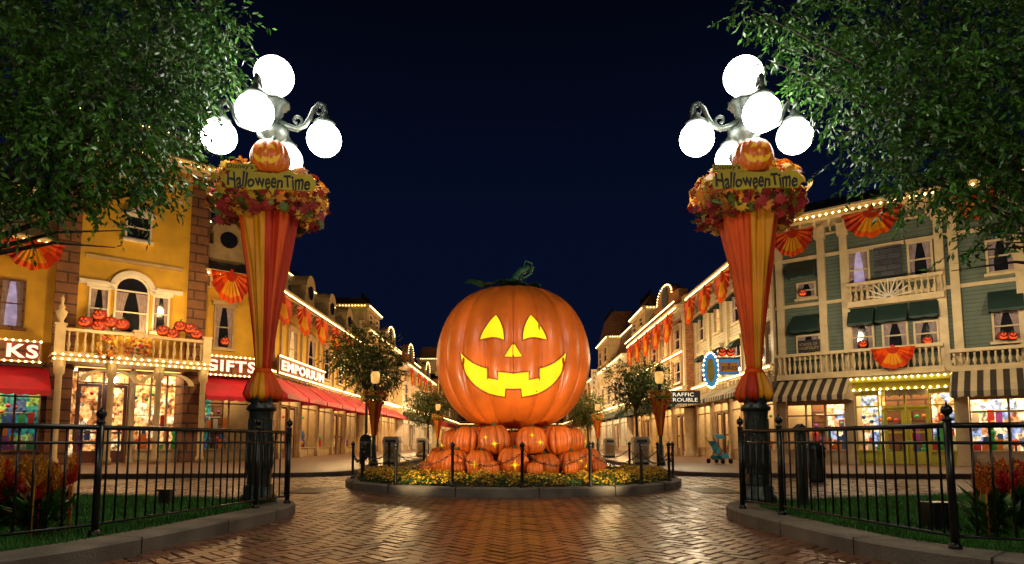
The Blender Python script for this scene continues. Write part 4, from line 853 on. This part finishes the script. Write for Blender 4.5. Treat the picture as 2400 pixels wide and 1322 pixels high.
for px0,py,px1,h_,lab in((1825,552,1920,60,'fan bunting at the grey green building corner beside the right lamp post'),(1986,505,2124,64,'fan bunting above the lit lavender window on the right'),(2240,470,2340,60,'fan bunting half hidden by tree leaves on the right'),(2050,818,2150,50,'small fan bunting above the yellow green shopfront')):
    s0,s1,z0,z1=D.rect(px0,py,px1,py+h_); bunting(D,(s0+s1)/2,z1,s1-s0,z1-z0,-.8 if py<800 else -.5,lab)
k0=D.hit(2006,980)[0];k1=D.hit(2240,980)[0]; a1=D.hit(1992,980)[0]
shop(D,.3,a1-.15,zs2,'shopwhite','cream',mull=3,seed=61); pier(D,.02,.28,0,zsh-.003); pier(D,a1-.13,k0-.01,0,zsh-.003)
kw=(k1-k0)/4; shop(D,k0,k0+kw,zs2+.3,'shopwhite','acid',mull=1,seed=62,y=.05); shop(D,k0+kw+.01,k1-kw-.01,zs2+.3,'shopwhite','acid',door='acid',mull=2,seed=63,y=.5); shop(D,k1-kw,k1,zs2+.3,'shopwhite','acid',mull=1,seed=64,y=.05)
g=MB(); g.box(k0,k1,-.15,.1,zs2+.32,zsh-.05); g.box(k0-.05,k1+.05,-.5,-.0,zsh-.25,zsh-.1); g.build('shop_fascia','acid',D.root)
g=MB(); vs=[];n=60
r=D.rect(2068,893,2195,925)
for i in range(n+1):
    s=r[0]+(r[1]-r[0])*i/n; vs+=[(s,.3-.03*(i%2),r[3]),(s,.3-.03*(i%2),r[2]+.12*abs(cos(pi*i/12))-.06)]
g.add(vs,[(i*2,i*2+1,i*2+3,i*2+2) for i in range(n)]); g.build('lace_valance','white',D.root)
bulbline(D,(k0,-.54,zsh-.12),(k1,-.54,zsh-.12),.2,True); bulbline(D,(k0,-.2,zs2+.36),(k1,-.2,zs2+.36),.22,True)
pier(D,k1+.01,k1+.4,0,zsh-.003); shop(D,k1+.42,D.L-.1,zs2,'shopwhite','cream',mull=3,seed=65)
wallbox(D,.02,a1-.14,zs2,zsh-.004,'cream',.01,1.4,'fascia'); wallbox(D,k1+.41,D.L,zs2,zsh-.004,'cream',.01,1.4,'fascia')
r=D.rect(1812,880,2000,945); awning(D,.05,r[1],r[3],r[2],1.5,'stripeawn'); r=D.rect(2232,850,2420,935); awning(D,r[0],D.L,r[3],r[2],1.6,'stripeawn')
s,z=D.hit(1898,812); g=MB(); g.box(s-.42,s+.42,-.13,-.115,z-.25,z+.25); g.build('window_sign','black',D.root); text('SCHOOL OF\nHOSPITALITY',.74,.28,'tan',D.root,(s,-.135,z),.003,name='window_lettering')
for i,(px,py) in enumerate([(1885,690),(2025,808),(2175,800),(2350,790),(2372,790)]):
    s,z=D.hit(px,py); jack(D.pt(s,-.3,z),D.ang*.5,'red glowing jack-o-lantern in a grey green building window, %s from left'%ORD[i],.62)
Bp=Fac('street_building','cream clapboard building side with green awnings behind the right lamp post',11.3,39,11.3,27.05)
sidebuild(Bp,3.6,zt-.3,4,'creamclap','cream',[(4.3,5.9),(6.8,8.3)],'shopwhite','stripeawn',71,roof=('darkroof',1.6),crest=False,winw=.42,awnout=1.4)
for i in range(4):
    s=(i+.5)*Bp.L/4
    for z in(6.1,8.5): awning(Bp,s-.5,s+.5,z,z-.55,.5,'greenawn',val=.1)
for i in range(4): bunting(Bp,1.3+i*3,zt-.35,2.4,1.5,-.62,'fan bunting on the cream side of the right building, %s from far end'%ORD[i])
c=P(1665,868,29.5); t=thing('oval_sign','blue oval bulb edged sign hanging on the cream building','sign',c); g=MB(); g.prism([(.36*cos(2*pi*i/24),.82*sin(2*pi*i/24)) for i in range(24)],-.06,.06); g.build('board','blue',t)
g=MB(); g.prism([(.18*cos(2*pi*i/24),.56*sin(2*pi*i/24)) for i in range(24)],-.075,-.062); g.build('inner_panel','signy',t)
bulbs(t,[(.36*cos(2*pi*i/22),-.09,.82*sin(2*pi*i/22)) for i in range(22)],True)
c=P(1708,860,29.2); t=thing('blue_sign','blue and yellow projecting sign reading JOKES','sign',c); g=MB(); g.box(-.46,.46,-.05,.05,-.36,.36); g.build('board','blue',t,bev=.04); g=MB(); g.box(-.40,.40,-.06,-.052,-.24,.2); g.build('inner_panel','gold',t); text('JOKES',.72,.22,'black',t,(0,-.065,-.08),.004,off=.02); text('&',.14,.14,'black',t,(0,-.065,.11),.004)
g=MB(); g.box(-.5,.5,-.04,.05,.37,.44); g.build('shelf','greenawn',t)
for i,px in enumerate((1692,1712)):
    jack(P(px,825,29.2),-.2,'red glowing jack-o-lantern on top of the JOKES sign, %s'%('left one' if i==0 else 'right one'),.8)
R2=Fac('street_building','orange brick building with rows of lights right of the pumpkin',10.7,56,10.7,39.05)
sidebuild(R2,3.7,8.9,5,'redbrick','cream',[(4.6,6.0),(6.7,8.1)],'shopwarm','greenawn',81); bulbline(R2,(0,-.7,9.5),(17,-.7,9.5)); bulbline(R2,(0,-.3,6.4),(17,-.3,6.4)); gable(R2,9,16,9.8,1.8,'redbrick'); tower(R2,.3,6,9.8,1.5,'cream','tileroof',1.4)
for i in range(5): bunting(R2,2+i*3.3,8.9,2.7,1.7,-.6,'fan bunting on the orange brick building, %s from the far end'%ORD[i])
R3=Fac('street_building','distant building with brown tiled mansard roof right of the pumpkin',10.2,82,10.2,56.05)
sidebuild(R3,3.7,8.2,6,'cream','white',[(4.7,6.8)],['shopwarm','shopteal'],'greenawn',91,roof=('tileroof',3.6)); tower(R3,8,16,8.6,3.0,'cream','tileroof',3.0)
R4=Fac('street_building','farthest building on the right side of the street',9.8,120,9.8,82.05)
sidebuild(R4,3.7,8.0,8,'redbrick','cream',[(4.7,6.8)],'shopwarm','redawn',95)
c=P(1600,931,33); t=thing('shop_sign','black board reading TRAFFIC TROUBLE in white letters right of the pumpkin','sign',c); g=MB(); g.box(-.9,.9,-.05,.05,-.33,.33); g.build('board','black',t); text('TRAFFIC\nTROUBLE',1.5,.46,'letter',t,(0,-.06,0),.005,off=-.008)
c=P(1393,903,60); t=thing('vertical_sign','white vertical sign reading MARKET beside the far right buildings','sign',c); g=MB(); g.box(-.3,.3,-.05,.05,-1.5,1.5); g.build('board','white',t); text('M\nA\nR\nK\nE\nT',.3,2.6,'black',t,(0,-.06,0),.01)
# ---------------------------------------------------------------- street furniture
def bin_(x,y,lab,sc=1):
    t=thing('litter_bin',lab,'bin',(x,y,.12)); t.scale=(sc,)*3; g=MB(); g.box(-.3,.3,-.3,.3,.08,.82); g.build('body','ivory',t,bev=.03); g=MB(); g.box(-.27,.27,-.27,.27,0,.078); g.build('base','postmetal',t)
    g=MB(); g.prism([(-.34,.822),(.34,.822),(.34,.9),(.27,1.08),(-.27,1.08),(-.34,.9)],-.34,.34); l_=g.build('lid','ivory',t,bev=.02); g=MB(); g.box(-.2,.2,-.36,-.342,.84,.96); g.build('flap','slate',l_)
    g=MB(); g.box(-.22,.22,-.315,-.302,.2,.7); g.build('front_panel','tan',t)
bin_(-4.75,25.5,'ivory litter bin on the left kerb beside the small banner lamp'); bin_(5.05,25.3,'ivory litter bin on the right kerb beside the small banner lamp'); bin_(-5.3,38,'more distant ivory litter bin left of the pumpkin pile'); bin_(5.6,37,'more distant ivory litter bin right of the pumpkin pile')
t=thing('mail_box','dark green mail box on the left kerb','mail box',(-5.75,25.4,.12)); g=MB(); g.box(-.22,.22,-.2,.2,.25,.95); g.prism([(-.22,.95)]+[(.22*-cos(pi*i/8),.95+.22*sin(pi*i/8)) for i in range(9)],-.2,.2); g.build('body','postmetal',t)
for a in(-.18,.18):
    for b in(-.16,.16): g=MB(); g.box(a-.03,a+.03,b-.03,b+.03,0,.248); g.build('leg','postmetal',t)
text('U.S. MAIL',.38,.08,'ivory',t,(0,-.208,.85),.003)
t=thing('stroller','blue folding stroller parked by the right hand shops','stroller',(8.35,26,.12),.5); 
for sx_ in(-.22,.22):
    g=MB(); g.tube([(sx_,-.4,.12),(sx_,.0,.5),(sx_,.45,1.0),(sx_,.52,1.05)],.014,6); g.build('side_frame','iron',t); g=MB(); g.tube([(sx_,.35,.12),(sx_,.0,.5),(sx_,-.1,.62)],.014,6); g.build('rear_strut','iron',t)
    for yy in(-.4,.35): g=MB(); g.tube([(sx_-.02,yy,.1),(sx_+.02,yy,.1)],.1,14); g.build('wheel','rubber',t)
g=MB(); g.add([(-.2,-.3,.42),(.2,-.3,.42),(.2,.08,.40),(-.2,.08,.40),(.2,.32,.9),(-.2,.32,.9),(-.2,-.36,.22),(.2,-.36,.22)],[(0,1,2,3),(3,2,4,5),(6,7,1,0)]); g.build('seat','blueface',t)
g=MB(); vs=[(x_,.3-.45*sin(a),.88+.3*cos(a-.3)) for a in(0,.4,.8,1.2,1.5) for x_ in(-.23,.23)]; g.add(vs,[(i*2,i*2+1,i*2+3,i*2+2) for i in range(4)]); g.build('canopy','blueface',t); g=MB(); g.box(-.17,.17,-.1,.25,.15,.32); g.build('basket','blueface',t)
t=thing('utility_post','dark green metal post on the lawn behind the right lamp post','post',(3.9,8.7,.12)); g=MB(); g.box(-.06,.06,-.06,.06,0,1.0); g.build('body','postmetal',t,bev=.01); g=MB(); g.box(-.09,.09,-.09,.09,1.002,1.05); g.prism([(-.08,1.05),(.08,1.05),(0,1.12)],-.08,.08); g.build('cap','postmetal',t)
t=thing('green_bin','dark green street bin beyond the right fence','bin',(7.55,16,-.0)); g=MB(); g.lathe([(.19,0),(.2,.1),(.21,.8),(.24,.82),(.22,.9),(.08,1.0)],16); g.build('body','postmetal',t); g=MB(); g.box(-.12,.12,-.24,-.19,.6,.74); g.build('flap','iron',t)
t=thing('flood_light','small black floodlight box on the right lawn','floodlight',(4.2,6.35,.12),.1); g=MB(); g.box(-.13,.13,-.06,.14,.03,.29); g.build('housing','iron',t,bev=.012); g=MB(); g.box(-.1,.1,-.07,-.062,.06,.26); g.build('lens','glass',t); g=MB(); g.box(-.05,.05,-.04,.1,0,.029); g.build('foot','iron',t)
t=thing('electric_box','small green electric box on the left lawn','box',(-4.75,8.9,.12)); g=MB(); g.box(-.08,.08,-.06,.06,.0,.2); g.build('body','postmetal',t,bev=.01); g=MB(); g.box(-.09,.09,-.07,.07,.2,.23); g.build('lid','postmetal',t)
for sgn,sd in((-1,'left'),(1,'right')):
    c=Vector((sgn*4.1,13.2,0)); t=thing('drain_grate','dark slotted drain grate in the brick paving %s of the flower bed'%sd,'grate',(c.x,c.y,.006)); g=MB(); g.box(-.4,.4,-.7,-.66,0,.012); g.box(-.4,.4,.66,.7,0,.012)
    for i in range(14): g.box(-.4+i*.06,-.375+i*.06,-.66,.66,0,.01)
    g.build('bars','iron',t); g=MB(); g.box(-.4,.4,-.66,.66,-.002,.001); g.build('pit','black',t)
def plume_proto(loc,lab,grp,two):
    t=thing('plume_flower',lab,'flower',loc,0,grp); g=MB()
    for i in range(110):
        a=U(0,6.28); d=Vector((cos(a)*.7,sin(a)*.7,U(.2,1))).normalized(); e=d.cross(Vector((0,0,1))).normalized(); b=Vector((U(-.12,.12),U(-.12,.12),U(0,.3))); l_=U(.12,.24); g.add([b,b+d*l_*.5+e*.03,b+d*l_,b+d*l_*.5-e*.03],[(0,1,2,3)])
    g.build('foliage','leaf',t)
    for i in range(8):
        x,y=U(-.15,.15),U(-.15,.15); h=U(.24,.46); g=MB(); hh=U(.14,.26); lx,ly=U(-.06,.06),U(-.06,.06)
        for k in range(110):
            q=k/110; a=U(0,6.28); r=.05*(1-q)**.7+.004; c=Vector((x+lx*q+r*cos(a)*.4,y+ly*q+r*sin(a)*.4,h+hh*q)); d=Vector((cos(a),sin(a),1.0)).normalized(); e=d.cross(Vector((0,0,1))).normalized(); g.add([c-e*.010,c+e*.010,c+d*(.07*(1-q)*U(.4,1.2)+.02)],[(0,1,2)])
        g.tube([(x,y,0),(x,y,h),(x+lx,y+ly,h+hh*.9)],[.006,.006,.003],5); g.build('plume',two[i%2],t)
    return t
pa=plume_proto((-5.0,6.6,.12),'red and yellow plume flower plant on the lawn behind the left fence','plume flowers behind the left fence',('plred','plyel'))
for i in range(15):
    y=5.9+U(0,2.2); x=-(.70+U(0,.16))*y; dup(pa,(x,y,.12),U(0,6),sc=U(.85,1.25))
pb=plume_proto((5.1,6.7,.12),'orange and yellow plume flower plant on the lawn behind the right fence','plume flowers behind the right fence',('leafo','plred'))
for i in range(13):
    y=5.8+U(0,1.8); dup(pb,((.73+U(0,.13))*y,y,.12),U(0,6),sc=U(.8,1.15))
# ---------------------------------------------------------------- lights
WARM=(1,.64,.28); W2=(1,.80,.5); COOL=(1,.88,.7)
for s,y,z,p in((2,-3,4.5,170),(5.5,-3.5,5.5,250),(8,-3.4,7,240),(10.5,-3,5,240)): light('POINT',A.pt(s,y,z),p,WARM,.2)
light('SPOT',A.pt(6.6,-1.2,zb+.3),380,(1,.7,.25),.1,A.pt(6.6,-.3,zb+7),110)
for s in(3,8,13,18): light('POINT',B.pt(s,-3,4.8),380,WARM,.2)
for s in(2,7,12): light('POINT',L2.pt(s,-3,5),560,WARM,.2)
for s in(5,12,20): light('POINT',L3.pt(s,-3,5),680,WARM,.3)
for s in(2.5,5.5,8.5): light('POINT',D.pt(s,-3.4,5.5),210,W2,.2)
for s in(3,8): light('POINT',Bp.pt(s,-2.6,5.5),400,W2,.2)
for s in(2,8,14): light('POINT',R2.pt(s,-3,5.5),600,WARM,.2)
for s in(4,12,20): light('POINT',R3.pt(s,-3,5.5),680,WARM,.3)
tgt=(BC.x,BC.y,3.4)
light('SPOT',(-4.2,10.3,.5),780,(1,.74,.48),.12,tgt,56,.9); light('SPOT',(4.2,10.3,.5),780,(1,.74,.48),.12,tgt,56,.9)
for s in(-1,1): light('SPOT',(s*2.3,11.2,.55),170,(1,.76,.42),.1,(s*.5,14.2,.95),80,.7)
# unseen fill lights added behind the viewpoint, about as high as the lamp globes
for x in(-4.2,4.2): light('POINT',(x,-.5,5.4),400,COOL,.5)
for x in(-3.9,3.9): light('POINT',(x*.72,6.4,3.2),55,(1,.85,.6),.3)  # unseen fill lights added between viewpoint and lamp posts to brighten the banners
